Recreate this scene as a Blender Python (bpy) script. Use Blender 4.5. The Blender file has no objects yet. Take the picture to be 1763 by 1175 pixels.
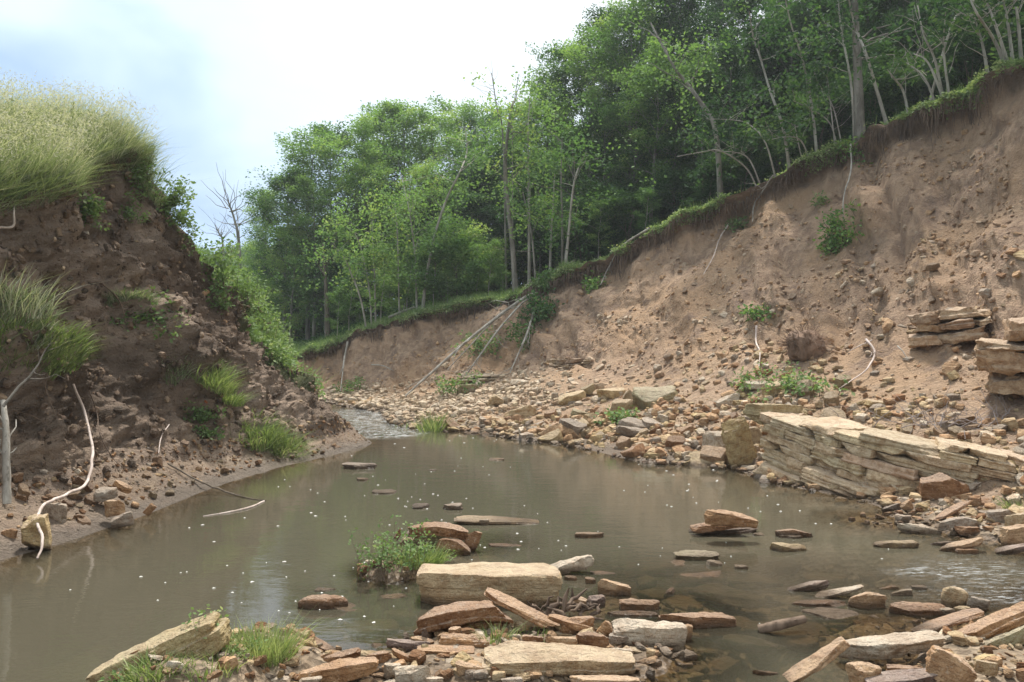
import bpy, math, random
import numpy as np
from mathutils import Vector, Matrix, Euler

scene = bpy.context.scene
COL = scene.collection
R = math.radians

# ------------------------------------------------------------------ camera
FPX = 1383.0            # focal length in pixels of the 1763 px wide photograph
CAMZ = 1.65
HY = 585.0              # row of the horizon in the photograph
CX = 881.5
cam_data = bpy.data.cameras.new('camera')
cam = bpy.data.objects.new('camera', cam_data)
COL.objects.link(cam)
cam.location = (0, 0, CAMZ)
cam.rotation_euler = (R(90), 0, 0)
cam_data.sensor_width = 36.0
cam_data.lens = 36.0 * FPX / 1763.0
cam_data.shift_y = (HY - 587.5) / 1763.0
cam_data.clip_start = 0.05
cam_data.clip_end = 3000
scene.camera = cam

# ------------------------------------------------------------------ sky, sun, exposure
SUN_EL, SUN_AZ = R(64), R(2)      # azimuth measured from +Y towards +X
world = bpy.data.worlds.new('World')
scene.world = world
world.use_nodes = True
wt = world.node_tree
wt.nodes.clear()
def wn(t, **kw):
    n = wt.nodes.new(t)
    for k, v in kw.items():
        setattr(n, k, v)
    return n
w_out = wn('ShaderNodeOutputWorld')
w_bg = wn('ShaderNodeBackground')
w_bg.inputs['Strength'].default_value = 0.09
w_sky = wn('ShaderNodeTexSky', sky_type='NISHITA', sun_disc=False, sun_elevation=SUN_EL, sun_rotation=SUN_AZ)
w_sky.air_density = 1.0
w_sky.dust_density = 2.0
w_tc = wn('ShaderNodeTexCoord')
w_sep = wn('ShaderNodeSeparateXYZ')
wt.links.new(w_tc.outputs['Generated'], w_sep.inputs[0])
w_map = wn('ShaderNodeMapping')
w_map.inputs['Scale'].default_value = (1.0, 1.0, 2.6)
wt.links.new(w_tc.outputs['Generated'], w_map.inputs[0])
w_n1 = wn('ShaderNodeTexNoise')
w_n1.inputs['Scale'].default_value = 2.1
w_n1.inputs['Detail'].default_value = 4.5
w_n1.inputs['Roughness'].default_value = 0.5
w_n1.inputs['Distortion'].default_value = 0.35
wt.links.new(w_map.outputs[0], w_n1.inputs['Vector'])
# cloud value = elevation + noise
w_a = wn('ShaderNodeMath', operation='MULTIPLY_ADD')
wt.links.new(w_n1.outputs['Fac'], w_a.inputs[0])
w_a.inputs[1].default_value = 0.42
w_a.inputs[2].default_value = -0.21
w_b = wn('ShaderNodeMath', operation='ADD')
wt.links.new(w_sep.outputs['Z'], w_b.inputs[0])
wt.links.new(w_a.outputs[0], w_b.inputs[1])
# the cloud deck is thinner (brighter) towards the right of the view
w_c = wn('ShaderNodeMath', operation='MULTIPLY_ADD')
wt.links.new(w_sep.outputs['X'], w_c.inputs[0])
w_c.inputs[1].default_value = 0.27
wt.links.new(w_b.outputs[0], w_c.inputs[2])
w_ramp = wn('ShaderNodeValToRGB')
cr = w_ramp.color_ramp
cr.elements[0].position = 0.02; cr.elements[0].color = (3.5, 4.8, 6.7, 1)
cr.elements[1].position = 0.40; cr.elements[1].color = (6.7, 7.1, 7.3, 1)
e = cr.elements.new(0.20); e.color = (5.1, 6.2, 7.1, 1)
e = cr.elements.new(0.11); e.color = (2.8, 3.9, 5.6, 1)
wt.links.new(w_c.outputs[0], w_ramp.inputs[0])
w_mix = wn('ShaderNodeMixRGB')
w_mix.inputs[0].default_value = 0.90
wt.links.new(w_sky.outputs[0], w_mix.inputs[1])
wt.links.new(w_ramp.outputs[0], w_mix.inputs[2])
wt.links.new(w_mix.outputs[0], w_bg.inputs['Color'])
wt.links.new(w_bg.outputs[0], w_out.inputs['Surface'])

sun_data = bpy.data.lights.new('sun', 'SUN')
sun_data.energy = 3.1
sun_data.angle = R(7)
sun_data.color = (1.0, 0.96, 0.9)
sun = bpy.data.objects.new('sun', sun_data)
COL.objects.link(sun)
sd = Vector((math.sin(SUN_AZ) * math.cos(SUN_EL), math.cos(SUN_AZ) * math.cos(SUN_EL), math.sin(SUN_EL)))
sun.rotation_euler = (-sd).to_track_quat('-Z', 'Y').to_euler()
sun.location = (0, 0, 30)

scene.view_settings.view_transform = 'Standard'
scene.view_settings.look = 'None'
scene.view_settings.exposure = 1.02
scene.view_settings.gamma = 1.0
scene.view_settings.use_curve_mapping = False
HAZE = 0.0011
scene.cycles.max_bounces = 8
scene.cycles.transparent_max_bounces = 12

# ------------------------------------------------------------------ helpers
def w3(px, py, Y):
    """World point that lies at distance Y on the line of sight through (px, py)."""
    return np.array([(px - CX) * Y / FPX, Y, CAMZ - (py - HY) * Y / FPX])
def wz(px, py, z=0.0):
    """World point on the level z."""
    Y = (CAMZ - z) * FPX / (py - HY)
    return np.array([(px - CX) * Y / FPX, Y, z])
def proj(P):
    P = np.asarray(P, float)
    Y = np.maximum(P[..., 1], 0.05)
    return CX + P[..., 0] / Y * FPX, HY - (P[..., 2] - CAMZ) / Y * FPX

def _hash(ix, iy, iz, seed):
    h = (ix.astype(np.int64) * 374761393 + iy.astype(np.int64) * 668265263 + iz.astype(np.int64) * 2147483647 + seed * 974634541) & 0xffffffff
    h = ((h ^ (h >> 13)) * 1274126177) & 0xffffffff
    return (h ^ (h >> 16)) & 0xffffffff
def perlin(P, seed=0):
    P = np.asarray(P, float)
    i = np.floor(P).astype(np.int64)
    f = P - i
    u = f * f * f * (f * (f * 6 - 15) + 10)
    out = 0
    for dx in (0, 1):
        wx = u[..., 0] if dx else 1 - u[..., 0]
        for dy in (0, 1):
            wy = u[..., 1] if dy else 1 - u[..., 1]
            for dz in (0, 1):
                wz_ = u[..., 2] if dz else 1 - u[..., 2]
                h = _hash(i[..., 0] + dx, i[..., 1] + dy, i[..., 2] + dz, seed)
                a = (h & 1023) / 1023.0 * 2 * np.pi
                c = ((h >> 10) & 1023) / 1023.0 * 2 - 1
                s = np.sqrt(1 - c * c)
                out = out + wx * wy * wz_ * (s * np.cos(a) * (f[..., 0] - dx) + s * np.sin(a) * (f[..., 1] - dy) + c * (f[..., 2] - dz))
    return out * 1.6
def fbm(P, octaves=4, seed=0, gain=0.5):
    P = np.asarray(P, float)
    a, t = 1.0, 0
    for k in range(octaves):
        t = t + a * perlin(P * 2.03 ** k, seed + 17 * k)
        a *= gain
    return t
def sstep(a, b, x):
    t = np.clip((x - a) / (b - a), 0, 1)
    return t * t * (3 - 2 * t)

def mesh_np(name, V, faces, smooth=True, attrs=None, mat=None, sharp=0):
    """Mesh from arrays; faces is an (n,3) or (n,4) array or a list of such arrays."""
    me = bpy.data.meshes.new(name)
    V = np.ascontiguousarray(V, dtype=np.float32)
    fl = faces if isinstance(faces, list) else [faces]
    fl = [np.asarray(f, dtype=np.int32) for f in fl if len(f)]
    li = np.concatenate([f.ravel() for f in fl])
    tot = np.concatenate([np.full(len(f), f.shape[1], dtype=np.int32) for f in fl])
    st = np.concatenate([[0], np.cumsum(tot)[:-1]]).astype(np.int32)
    me.vertices.add(len(V)); me.vertices.foreach_set('co', V.ravel())
    me.loops.add(len(li)); me.loops.foreach_set('vertex_index', li)
    me.polygons.add(len(tot)); me.polygons.foreach_set('loop_start', st); me.polygons.foreach_set('loop_total', tot)
    me.polygons.foreach_set('use_smooth', np.full(len(tot), bool(smooth)))
    for k, a in (attrs or {}).items():
        a = np.asarray(a, dtype=np.float32)
        if a.ndim == 1:
            me.attributes.new(k, 'FLOAT', 'POINT').data.foreach_set('value', a)
        else:
            if a.shape[1] == 3:
                a = np.concatenate([a, np.ones((len(a), 1), np.float32)], 1)
            me.attributes.new(k, 'FLOAT_COLOR', 'POINT').data.foreach_set('color', np.ascontiguousarray(a).ravel())
    if mat:
        me.materials.append(mat)
    me.update(calc_edges=True)
    me.validate()
    if sharp: me.set_sharp_from_angle(angle=R(sharp))
    return me

def link(name, me, label=None, cat=None, group=None, kind=None, parent=None, loc=None, color=None):
    o = bpy.data.objects.new(name, me)
    COL.objects.link(o)
    if label: o['label'] = label
    if cat: o['category'] = cat
    if group: o['group'] = group
    if kind: o['kind'] = kind
    if parent is not None: o.parent = parent
    if loc is not None: o.location = loc
    if color is not None: o.color = (*color, 1)
    return o
def thing(name, label, cat, loc=(0, 0, 0), group=None):
    o = link(name, None, label, cat, group, loc=tuple(float(v) for v in loc))
    return o

def grid_faces(n, m):
    """Quads of an n x m grid (index i*m+j)."""
    i, j = np.meshgrid(np.arange(n - 1), np.arange(m - 1), indexing='ij')
    a = (i * m + j).ravel()
    return np.stack([a, a + m, a + m + 1, a + 1], 1)

def tube(pts, radii, sides=6):
    """One tapered tube; returns V, F (quads)."""
    pts = np.asarray(pts, float)
    n = len(pts)
    radii = np.broadcast_to(np.asarray(radii, float), (n,))
    t = np.gradient(pts, axis=0)
    t /= np.linalg.norm(t, axis=1, keepdims=True) + 1e-9
    ref = np.array([0.31, 0.95, 0.1])
    u = np.cross(t, ref); u /= np.linalg.norm(u, axis=1, keepdims=True) + 1e-9
    v = np.cross(t, u)
    a = np.arange(sides) * 2 * np.pi / sides
    ring = u[:, None, :] * np.cos(a)[None, :, None] + v[:, None, :] * np.sin(a)[None, :, None]
    V = pts[:, None, :] + ring * radii[:, None, None]
    i, j = np.meshgrid(np.arange(n - 1), np.arange(sides), indexing='ij')
    j2 = (j + 1) % sides
    F = np.stack([i * sides + j, i * sides + j2, (i + 1) * sides + j2, (i + 1) * sides + j], -1).reshape(-1, 4)
    return V.reshape(-1, 3), F
def join(parts):
    """Join (V, F) pairs."""
    Vs, Fs, off = [], [], 0
    for V, F in parts:
        Vs.append(V); Fs.append(F + off); off += len(V)
    return np.concatenate(Vs), np.concatenate(Fs)
def smooth_path(pts, n=24):
    pts = np.asarray(pts, float)
    if len(pts) < 3:
        t = np.linspace(0, 1, n)[:, None]
        return pts[0] * (1 - t) + pts[-1] * t
    P = np.concatenate([[2 * pts[0] - pts[1]], pts, [2 * pts[-1] - pts[-2]]])
    out = []
    segs = len(pts) - 1
    for x in np.linspace(0, segs - 1e-6, n):
        i = int(x); f = x - i
        p0, p1, p2, p3 = P[i:i + 4]
        out.append(0.5 * ((2 * p1) + (-p0 + p2) * f + (2 * p0 - 5 * p1 + 4 * p2 - p3) * f * f + (-p0 + 3 * p1 - 3 * p2 + p3) * f ** 3))
    return np.array(out)

# ------------------------------------------------------------------ materials
class NT:
    def __init__(s, name):
        s.m = bpy.data.materials.new(name); s.m.use_nodes = True
        s.t = s.m.node_tree; s.t.nodes.clear()
        s.out = s.n('ShaderNodeOutputMaterial')
    def n(s, t, **kw):
        nd = s.t.nodes.new(t)
        for k, v in kw.items(): setattr(nd, k, v)
        return nd
    def l(s, a, b): s.t.links.new(a, b)
    def sock(s, nd, k, v):
        if v is None: return
        if isinstance(v, (int, float)): nd.inputs[k].default_value = v
        elif isinstance(v, (tuple, list)): nd.inputs[k].default_value = (*v, 1) if len(v) == 3 and nd.inputs[k].type == 'RGBA' else v
        else: s.l(v, nd.inputs[k])
    def math(s, op, a, b=None, c=None, clamp=False):
        nd = s.n('ShaderNodeMath', operation=op, use_clamp=clamp)
        for i, v in enumerate((a, b, c)): s.sock(nd, i, v)
        return nd.outputs[0]
    def mix(s, f, a, b, mode='MIX'):
        nd = s.n('ShaderNodeMixRGB', blend_type=mode)
        for i, v in enumerate((f, a, b)): s.sock(nd, i, v)
        return nd.outputs[0]
    def pos(s): return s.n('ShaderNodeNewGeometry').outputs['Position']
    def obj(s): return s.n('ShaderNodeTexCoord').outputs['Object']
    def mapping(s, v, scale=(1, 1, 1), rot=(0, 0, 0)):
        nd = s.n('ShaderNodeMapping'); s.l(v, nd.inputs[0])
        nd.inputs['Scale'].default_value = scale; nd.inputs['Rotation'].default_value = rot
        return nd.outputs[0]
    def noise(s, v, scale, detail=4, rough=0.55, dist=0.0):
        nd = s.n('ShaderNodeTexNoise'); s.l(v, nd.inputs['Vector'])
        nd.inputs['Scale'].default_value = scale; nd.inputs['Detail'].default_value = detail
        nd.inputs['Roughness'].default_value = rough; nd.inputs['Distortion'].default_value = dist
        return nd.outputs['Fac']
    def voronoi(s, v, scale, feature='F1', out='Distance'):
        nd = s.n('ShaderNodeTexVoronoi', feature=feature); s.l(v, nd.inputs['Vector'])
        nd.inputs['Scale'].default_value = scale
        return nd.outputs[out]
    def ramp(s, f, stops, interp='LINEAR'):
        nd = s.n('ShaderNodeValToRGB'); s.l(f, nd.inputs[0])
        r = nd.color_ramp; r.interpolation = interp
        while len(r.elements) < len(stops): r.elements.new(0.5)
        for e, (p, c) in zip(r.elements, stops):
            e.position = p; e.color = (*c, 1) if not isinstance(c, (int, float)) else (c, c, c, 1)
        return nd.outputs[0]
    def range(s, f, a, b, c=0.0, d=1.0):
        nd = s.n('ShaderNodeMapRange', interpolation_type='SMOOTHSTEP'); s.l(f, nd.inputs[0])
        for i, v in enumerate((a, b, c, d)): nd.inputs[i + 1].default_value = v
        return nd.outputs[0]
    def attr(s, name, out='Fac', typ='GEOMETRY'):
        return s.n('ShaderNodeAttribute', attribute_name=name, attribute_type=typ).outputs[out]
    def bump(s, h, strength=0.5, dist=0.02, normal=None):
        nd = s.n('ShaderNodeBump'); s.l(h, nd.inputs['Height'])
        s.sock(nd, 'Strength', strength); nd.inputs['Distance'].default_value = dist
        if normal is not None: s.l(normal, nd.inputs['Normal'])
        return nd.outputs[0]
    def bsdf(s, color, rough=0.85, normal=None, spec=0.3):
        nd = s.n('ShaderNodeBsdfPrincipled')
        s.sock(nd, 'Base Color', color); s.sock(nd, 'Roughness', rough); s.sock(nd, 'Specular IOR Level', spec)
        if normal is not None: s.l(normal, nd.inputs['Normal'])
        return nd.outputs[0]
    def done(s, sh):
        s.l(sh, s.out.inputs['Surface']); return s.m
def sepz(t, v):
    nd = t.n('ShaderNodeSeparateXYZ'); t.l(v, nd.inputs[0]); return nd.outputs

def mat_soil(name, left):
    t = NT(name)
    p = t.pos()
    big = t.noise(p, 0.45, 3); mid = t.noise(p, 1.8, 5, 0.6); fine = t.noise(p, 14, 5, 0.65)
    streak = t.noise(t.mapping(p, (3.0, 3.0, 0.45), (0, R(30), 0)), 1.6, 6, 0.68)
    if left:
        base = t.mix(t.range(mid, 0.35, 0.65), (0.28, 0.212, 0.16), (0.48, 0.362, 0.27))
        base = t.mix(t.range(big, 0.42, 0.62), base, t.mix(fine, (0.17, 0.125, 0.095), (0.30, 0.22, 0.16)))
        base = t.mix(t.range(fine, 0.56, 0.72, 0, 0.5), base, (0.27, 0.19, 0.125))
    else:
        base = t.mix(t.range(streak, 0.38, 0.60), (0.30, 0.20, 0.135), (0.48, 0.33, 0.22))
        base = t.mix(t.range(big, 0.44, 0.62), base, t.mix(mid, (0.39, 0.245, 0.145), (0.51, 0.345, 0.215)))
        base = t.mix(t.range(mid, 0.52, 0.68, 0, 0.75), base, (0.225, 0.155, 0.115))
        base = t.mix(t.range(fine, 0.55, 0.72, 0, 0.5), base, (0.50, 0.39, 0.27))
    rub = t.attr('rubble')
    cell = t.voronoi(p, 9, out='Color')
    cs = t.n('ShaderNodeSeparateColor'); t.l(cell, cs.inputs[0])
    rc = t.ramp(cs.outputs[0], [(0.0, (0.25, 0.17, 0.11)), (0.4, (0.42, 0.31, 0.20)), (0.75, (0.54, 0.42, 0.29)), (1.0, (0.33, 0.24, 0.18))])
    if left: rc = t.mix(0.45, rc, (0.20, 0.145, 0.10))
    base = t.mix(t.math('MULTIPLY', rub, t.range(fine, 0.3, 0.6, 0.35, 0.95)), base, rc)
    hum = t.attr('humus')
    base = t.mix(t.math('MULTIPLY', hum, t.range(mid, 0.25, 0.6, 0.5, 1.0)), base, t.mix(fine, (0.075, 0.055, 0.041), (0.17, 0.122, 0.085)))
    gr = t.attr('green')
    base = t.mix(gr, base, t.mix(fine, (0.035, 0.055, 0.015), (0.09, 0.11, 0.035)))
    z = sepz(t, p)[2]
    wet = t.range(t.math('ADD', z, t.math('MULTIPLY', mid, 0.14)), 0.22, 0.08)
    base = t.mix(wet, base, t.mix(0.75, base, (0.15, 0.125, 0.10)))
    h = t.math('ADD', t.math('MULTIPLY', t.noise(p, 7, 6, 0.7), 1.0), t.math('MULTIPLY', t.noise(p, 34, 4, 0.6), 0.45))
    h = t.math('ADD', h, t.math('MULTIPLY', streak, 0.0 if left else 1.8))
    nm = t.bump(h, 1.0, 0.13 if left else 0.10)
    rough = t.math('SUBTRACT', 0.92, t.math('MULTIPLY', wet, 0.45))
    return t.done(t.bsdf(base, rough, nm, 0.25))

def mat_stone(name, source, strata=1.0, wetz=0.06):
    """source: 'object' (colour of the object) or 'attr' (colour attribute of the mesh)."""
    t = NT(name)
    o = t.obj() if source == 'object' else t.pos()
    p = t.pos()
    if source == 'object':
        oi = t.n('ShaderNodeObjectInfo')
        col = oi.outputs['Color']
        off = t.n('ShaderNodeVectorMath', operation='MULTIPLY_ADD')
        t.l(oi.outputs['Random'], off.inputs[0]); off.inputs[1].default_value = (31, 17, 23); t.l(o, off.inputs[2])
        o = off.outputs[0]
    else:
        col = t.attr('col', 'Color')
    n1 = t.noise(o, 3.0, 5, 0.6, 0.4); n2 = t.noise(o, 11, 6, 0.7); n3 = t.noise(o, 48, 4, 0.6)
    lam = t.noise(t.mapping(o, (1.2, 1.2, 16), (0.06, 0.05, 0)), 2.4, 4, 0.6)
    c = t.mix(t.range(n1, 0.38, 0.66, 0, 0.60), col, t.mix(1.0, col, (1.35, 1.28, 1.2), 'MULTIPLY'))
    c = t.mix(t.range(n2, 0.40, 0.62, 0, 0.7), c, t.mix(1.0, col, (0.60, 0.46, 0.35), 'MULTIPLY'))
    # broken faces stay rusty, the old bedding planes are bleached and lichen-grey
    if source == 'object':
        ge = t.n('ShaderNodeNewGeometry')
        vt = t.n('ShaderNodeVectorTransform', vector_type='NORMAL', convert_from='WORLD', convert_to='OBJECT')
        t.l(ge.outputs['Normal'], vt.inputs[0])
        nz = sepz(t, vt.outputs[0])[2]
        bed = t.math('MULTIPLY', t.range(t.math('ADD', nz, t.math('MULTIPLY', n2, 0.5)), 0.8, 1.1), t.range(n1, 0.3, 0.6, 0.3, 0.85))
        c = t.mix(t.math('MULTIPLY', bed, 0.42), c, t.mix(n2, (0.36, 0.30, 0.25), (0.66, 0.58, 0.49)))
        c = t.mix(t.math('MULTIPLY', t.range(lam, 0.45, 0.7), 0.45 * strata), c, t.mix(1.0, c, (0.55, 0.46, 0.38), 'MULTIPLY'))
    c = t.mix(t.range(n3, 0.58, 0.7, 0, 0.4), c, t.mix(1.0, c, (0.5, 0.45, 0.4), 'MULTIPLY'))
    c = t.mix(t.range(n3, 0.42, 0.30, 0, 0.35), c, (0.62, 0.55, 0.44))
    z = sepz(t, p)[2]
    mud = t.range(t.math('ADD', z, t.math('MULTIPLY', n1, -0.14)), -0.01, -0.06)
    c = t.mix(t.math('MULTIPLY', mud, t.range(n2, .35, .6, .25, .8)), c, (0.22, 0.17, 0.12))
    wet = t.range(t.math('ADD', z, t.math('MULTIPLY', n2, 0.05)), wetz + 0.03, wetz - 0.02)
    c = t.mix(wet, c, t.mix(1.0, c, (0.42, 0.37, 0.32), 'MULTIPLY'))
    h = t.math('ADD', t.math('ADD', n2, t.math('MULTIPLY', n3, 0.3)), t.math('MULTIPLY', lam, 0.7 * strata))
    nm = t.bump(h, 1.0, 0.065)
    rough = t.math('SUBTRACT', 0.86, t.math('MULTIPLY', wet, 0.5))
    return t.done(t.bsdf(c, rough, nm, 0.3))

def mat_bark(name, a, b, scale=6):
    t = NT(name); o = t.obj()
    n = t.noise(t.mapping(o, (1, 1, 0.25)), scale, 5, 0.65); f = t.noise(t.mapping(o, (1, 1, 0.5)), scale * 6, 4, 0.6)
    c = t.mix(t.range(n, 0.35, 0.65), a, b)
    c = t.mix(t.range(f, 0.55, 0.7, 0, 0.6), c, t.mix(1.0, c, (0.4, 0.38, 0.34), 'MULTIPLY'))
    return t.done(t.bsdf(c, 0.9, t.bump(f, 0.6, 0.01), 0.2))

def mat_leaf(name, dark, light, yellow, trans=0.35, vary=0.5):
    t = NT(name)
    ti = t.attr('tint')
    oi = t.n('ShaderNodeObjectInfo')
    f = t.math('ADD', ti, t.math('MULTIPLY', t.math('SUBTRACT', oi.outputs['Random'], 0.5), vary))
    c = t.ramp(f, [(0.05, dark), (0.6, light), (1.0, yellow)])
    d = t.bsdf(c, 0.7, None, 0.12)
    tr = t.n('ShaderNodeBsdfTranslucent')
    t.l(t.mix(1.0, c, (1.35, 1.45, 0.7), 'MULTIPLY'), tr.inputs['Color'])
    mx = t.n('ShaderNodeMixShader'); mx.inputs[0].default_value = trans
    t.l(d, mx.inputs[1]); t.l(tr.outputs[0], mx.inputs[2])
    return t.done(mx.outputs[0])

M_soil_r = mat_soil('ochre_soil', False)
M_soil_l = mat_soil('dark_soil', True)
M_stone = mat_stone('stone', 'object', 0.6)
M_ledge = mat_stone('bedrock', 'object', 0.25)
M_stuffstone = mat_stone('loose_stone', 'attr')
M_bark_grey = mat_bark('grey_bark', (0.14, 0.125, 0.105), (0.28, 0.255, 0.22))
M_bark_pale = mat_bark('pale_bark', (0.25, 0.225, 0.19), (0.44, 0.41, 0.355))
M_bark_brown = mat_bark('brown_bark', (0.10, 0.078, 0.058), (0.19, 0.155, 0.12))
M_bare = mat_bark('bare_wood', (0.42, 0.34, 0.29), (0.66, 0.56, 0.50))
M_root = mat_bark('root_fibre', (0.09, 0.063, 0.047), (0.22, 0.16, 0.115), 3)
M_leaf_a = mat_leaf('mid_green_leaves', (0.055, 0.11, 0.042), (0.14, 0.25, 0.09), (0.26, 0.34, 0.12))
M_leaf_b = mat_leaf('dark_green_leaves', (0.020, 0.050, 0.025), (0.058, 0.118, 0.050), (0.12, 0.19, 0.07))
M_leaf_c = mat_leaf('light_green_leaves', (0.085, 0.16, 0.055), (0.22, 0.34, 0.12), (0.40, 0.45, 0.16))
M_grass = mat_leaf('green_grass', (0.10, 0.145, 0.055), (0.235, 0.295, 0.125), (0.46, 0.46, 0.27), 0.3, 0.15)
M_drygrass = mat_leaf('seeding_grass', (0.10, 0.14, 0.07), (0.265, 0.305, 0.185), (0.58, 0.54, 0.49), 0.3, 0.0)
M_weed = mat_leaf('weed_leaves', (0.08, 0.135, 0.048), (0.19, 0.275, 0.115), (0.40, 0.45, 0.26), 0.3, 0.2)

# ------------------------------------------------------------------ terrain: right bank
def cols(rows, N, extra=None):
    """Resample control columns (K,3,3 -> N,3,3) evenly along their mean length, smoothed."""
    A = np.array(rows, float)
    d = np.linalg.norm(np.diff(A[:, 1:], axis=0), axis=2).mean(1)
    s = np.concatenate([[0], np.cumsum(d)])
    if extra is not None: pass
    q = np.linspace(0, s[-1], N)
    k = np.interp(q, s, np.arange(len(A)))
    out = np.empty((N, A.shape[1], 3))
    for a in range(A.shape[1]):
        for c in range(3):
            v = np.interp(q, s, A[:, a, c])
            w = max(3, N // (len(A) * 3)) | 1
            ker = np.hanning(w + 2)[1:-1]; ker /= ker.sum()
            vp = np.pad(v, w // 2, mode='reflect', reflect_type='odd')
            out[:, a, c] = np.convolve(vp, ker, 'valid')
    return out, k

RB = [
    (wz(480, 690), w3(480, 668, 25), w3(480, 612, 27.5)),
    (wz(530, 692), w3(525, 672, 24.5), w3(525, 609, 26.3)),
    (wz(600, 697), w3(600, 676, 23.5), w3(600, 580, 25.8)),
    (wz(650, 712), w3(690, 676, 22.3), w3(700, 546, 25.0)),
    (wz(690, 735), w3(800, 664, 21), w3(800, 523, 24.4)),
    (wz(740, 740), w3(870, 655, 20), w3(882, 512, 23.8)),
    (wz(850, 750), w3(930, 645, 19), w3(935, 492, 23.0)),
    (wz(930, 762), w3(985, 645, 18), w3(975, 466, 22.4)),
    (wz(1010, 775), w3(1050, 648, 17), w3(1040, 446, 21.6)),
    (wz(1100, 795), w3(1120, 645, 16), w3(1110, 409, 20.8)),
    (wz(1180, 802), w3(1190, 640, 15), w3(1190, 369, 20.0)),
    (wz(1260, 806), w3(1290, 625, 13.8), w3(1300, 322, 19.2)),
    (wz(1330, 830), w3(1380, 640, 12.6), w3(1400, 275, 18.3)),
    (wz(1420, 850), w3(1460, 645, 12), w3(1480, 238, 17.6)),
    (wz(1520, 875), w3(1580, 640, 11.2), w3(1600, 190, 16.2)),
    (wz(1640, 905), w3(1680, 680, 10), w3(1680, 150, 15.1)),
    (wz(1763, 940), w3(1763, 700, 9.3), w3(1763, 107, 13.9)),
    ((4.4, 5.6, 0), (6.2, 7, .8), (9.3, 11, 6.9)),
    ((4.7, 3, 0), (6.4, 4, .9), (9.6, 7, 7.1)),
    ((4.9, -4, 0), (6.6, -4, .9), (9.8, -4, 7.3)),
]
NR = 560
RBc, RBk = cols(RB, NR)
kk = np.array([0, 3, 5, 7, 9, 12, 16, 19], float)
dx = np.interp(RBk, kk, [-0.25, -0.1, 0.05, 0.25, 0.5, 0.65, 0.8, 1.0])
RBd = np.stack([dx, np.sqrt(1 - dx ** 2), 0 * dx], 1)
rise = np.interp(RBk, kk, [0.02, 0.03, 0.05, 0.12, 0.2, 0.28, 0.3, 0.3])

def loft(W, T, L, back, rise, mids, seed, nu=10, nwt=64, ntl=120, ext=0.85, b1=0.5, b2=12., b3=55., dz1=0.05, nb=(8, 44, 16), lipamp=0.16):
    """Bank surface from under the water (U), waterline (W), toe (T), lip (L) and the land behind."""
    N = len(W)
    st = W - T; st[:, 2] = 0; st /= np.linalg.norm(st, axis=1, keepdims=True) + 1e-9
    rows, tags = [], []
    for t in np.linspace(0, 1, nu, endpoint=False):
        p = W + st * (1 - t) * 1.1; p[:, 2] = -0.55 * (1 - t); rows.append(p); tags.append((0, t))
    for t in np.linspace(0, 1, nwt, endpoint=False):
        p = W * (1 - t) + T * t; p[:, 2] = T[:, 2] * (0.35 * t + 0.65 * t ** 1.5); rows.append(p); tags.append((1, t))
    hx, vx = mids
    for t in np.linspace(0, 1, ntl, endpoint=False):
        h = np.interp(t, hx[0], hx[1]); v = np.interp(t, vx[0], vx[1])
        p = T + (L - T) * h; p[:, 2] = T[:, 2] + (L[:, 2] - T[:, 2]) * v; rows.append(p); tags.append((2, t))
    for t in np.linspace(0, 1, nb[0], endpoint=False):
        p = L + back * b1 * t; p[:, 2] += dz1 * t; rows.append(p); tags.append((3, t))
    for t in np.linspace(0, 1, nb[1], endpoint=False):
        p = L + back * (b1 + (b2 - b1) * t)[None, None][0] if False else L + back * (b1 + (b2 - b1) * t)
        p[:, 2] += dz1 + rise * (b2 - b1) * t; rows.append(p); tags.append((4, t))
    for t in np.linspace(0, 1, nb[2]):
        p = L + back * (b2 + (b3 - b2) * t); p[:, 2] += dz1 + rise * (b2 - b1) + rise * 0.6 * (b3 - b2) * t; rows.append(p); tags.append((5, t))
    P = np.stack(rows, 1)
    return P, np.array([a for a, _ in tags]), np.array([b for _, b in tags])

def grid_normals(P):
    a = np.gradient(P, axis=0); b = np.gradient(P, axis=1)
    n = np.cross(a, b); n /= np.linalg.norm(n, axis=2, keepdims=True) + 1e-9
    return n

P, sec, tt = loft(RBc[:, 0], RBc[:, 1], RBc[:, 2], RBd, rise,
                  (([0, .25, .6, .87, .93, 1], [0, .33, .70, .955, .985, 1.0]), ([0, .25, .6, .87, .93, 1], [0, .2, .53, .82, .90, 1])), 3)
Nn = grid_normals(P)
if Nn[NR // 2, 120, 1] > 0: Nn = -Nn           # face the stream and up
S = np.linspace(0, 1, NR)[:, None] * 30 + 0 * P[..., 0]
V_ = np.where(sec == 2, tt, np.where(sec < 2, 0, 1))[None, :] + 0 * S
face = ((sec == 2) * sstep(0, .15, tt) * (1 - 0.3 * sstep(.9, 1, tt)))[None, :]
rub = ((sec == 0) * sstep(.8, 1, tt) + (sec == 1) * (1 - .75 * sstep(.45, 1.0, tt)) + (sec == 2) * .25 * (1 - sstep(0, .22, tt)))[None, :] * (1 + 0 * S)
rub = rub * np.clip(.75 + .8 * fbm(P * .55, 2, 57), .15, 1.3)
top = (sec >= 3)[None, :]
rill_c = np.stack([S * 1.35 + V_ * 1.6 + 0.35 * perlin(P * 0.7, 5), V_ * 1.2, 0 * S], -1)
rill = np.abs(perlin(rill_c, 11)); rill2 = np.abs(perlin(rill_c * np.array([2.7, 1.5, 1]) + 9, 12))
D = face * (0.30 * fbm(P * 0.45, 3, 1) + 0.20 * (rill - .3) * 1.6 + 0.10 * (rill2 - .3) + 0.065 * fbm(P * 2.2, 4, 2) + 0.025 * np.abs(fbm(P * 6, 3, 4)))
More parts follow.
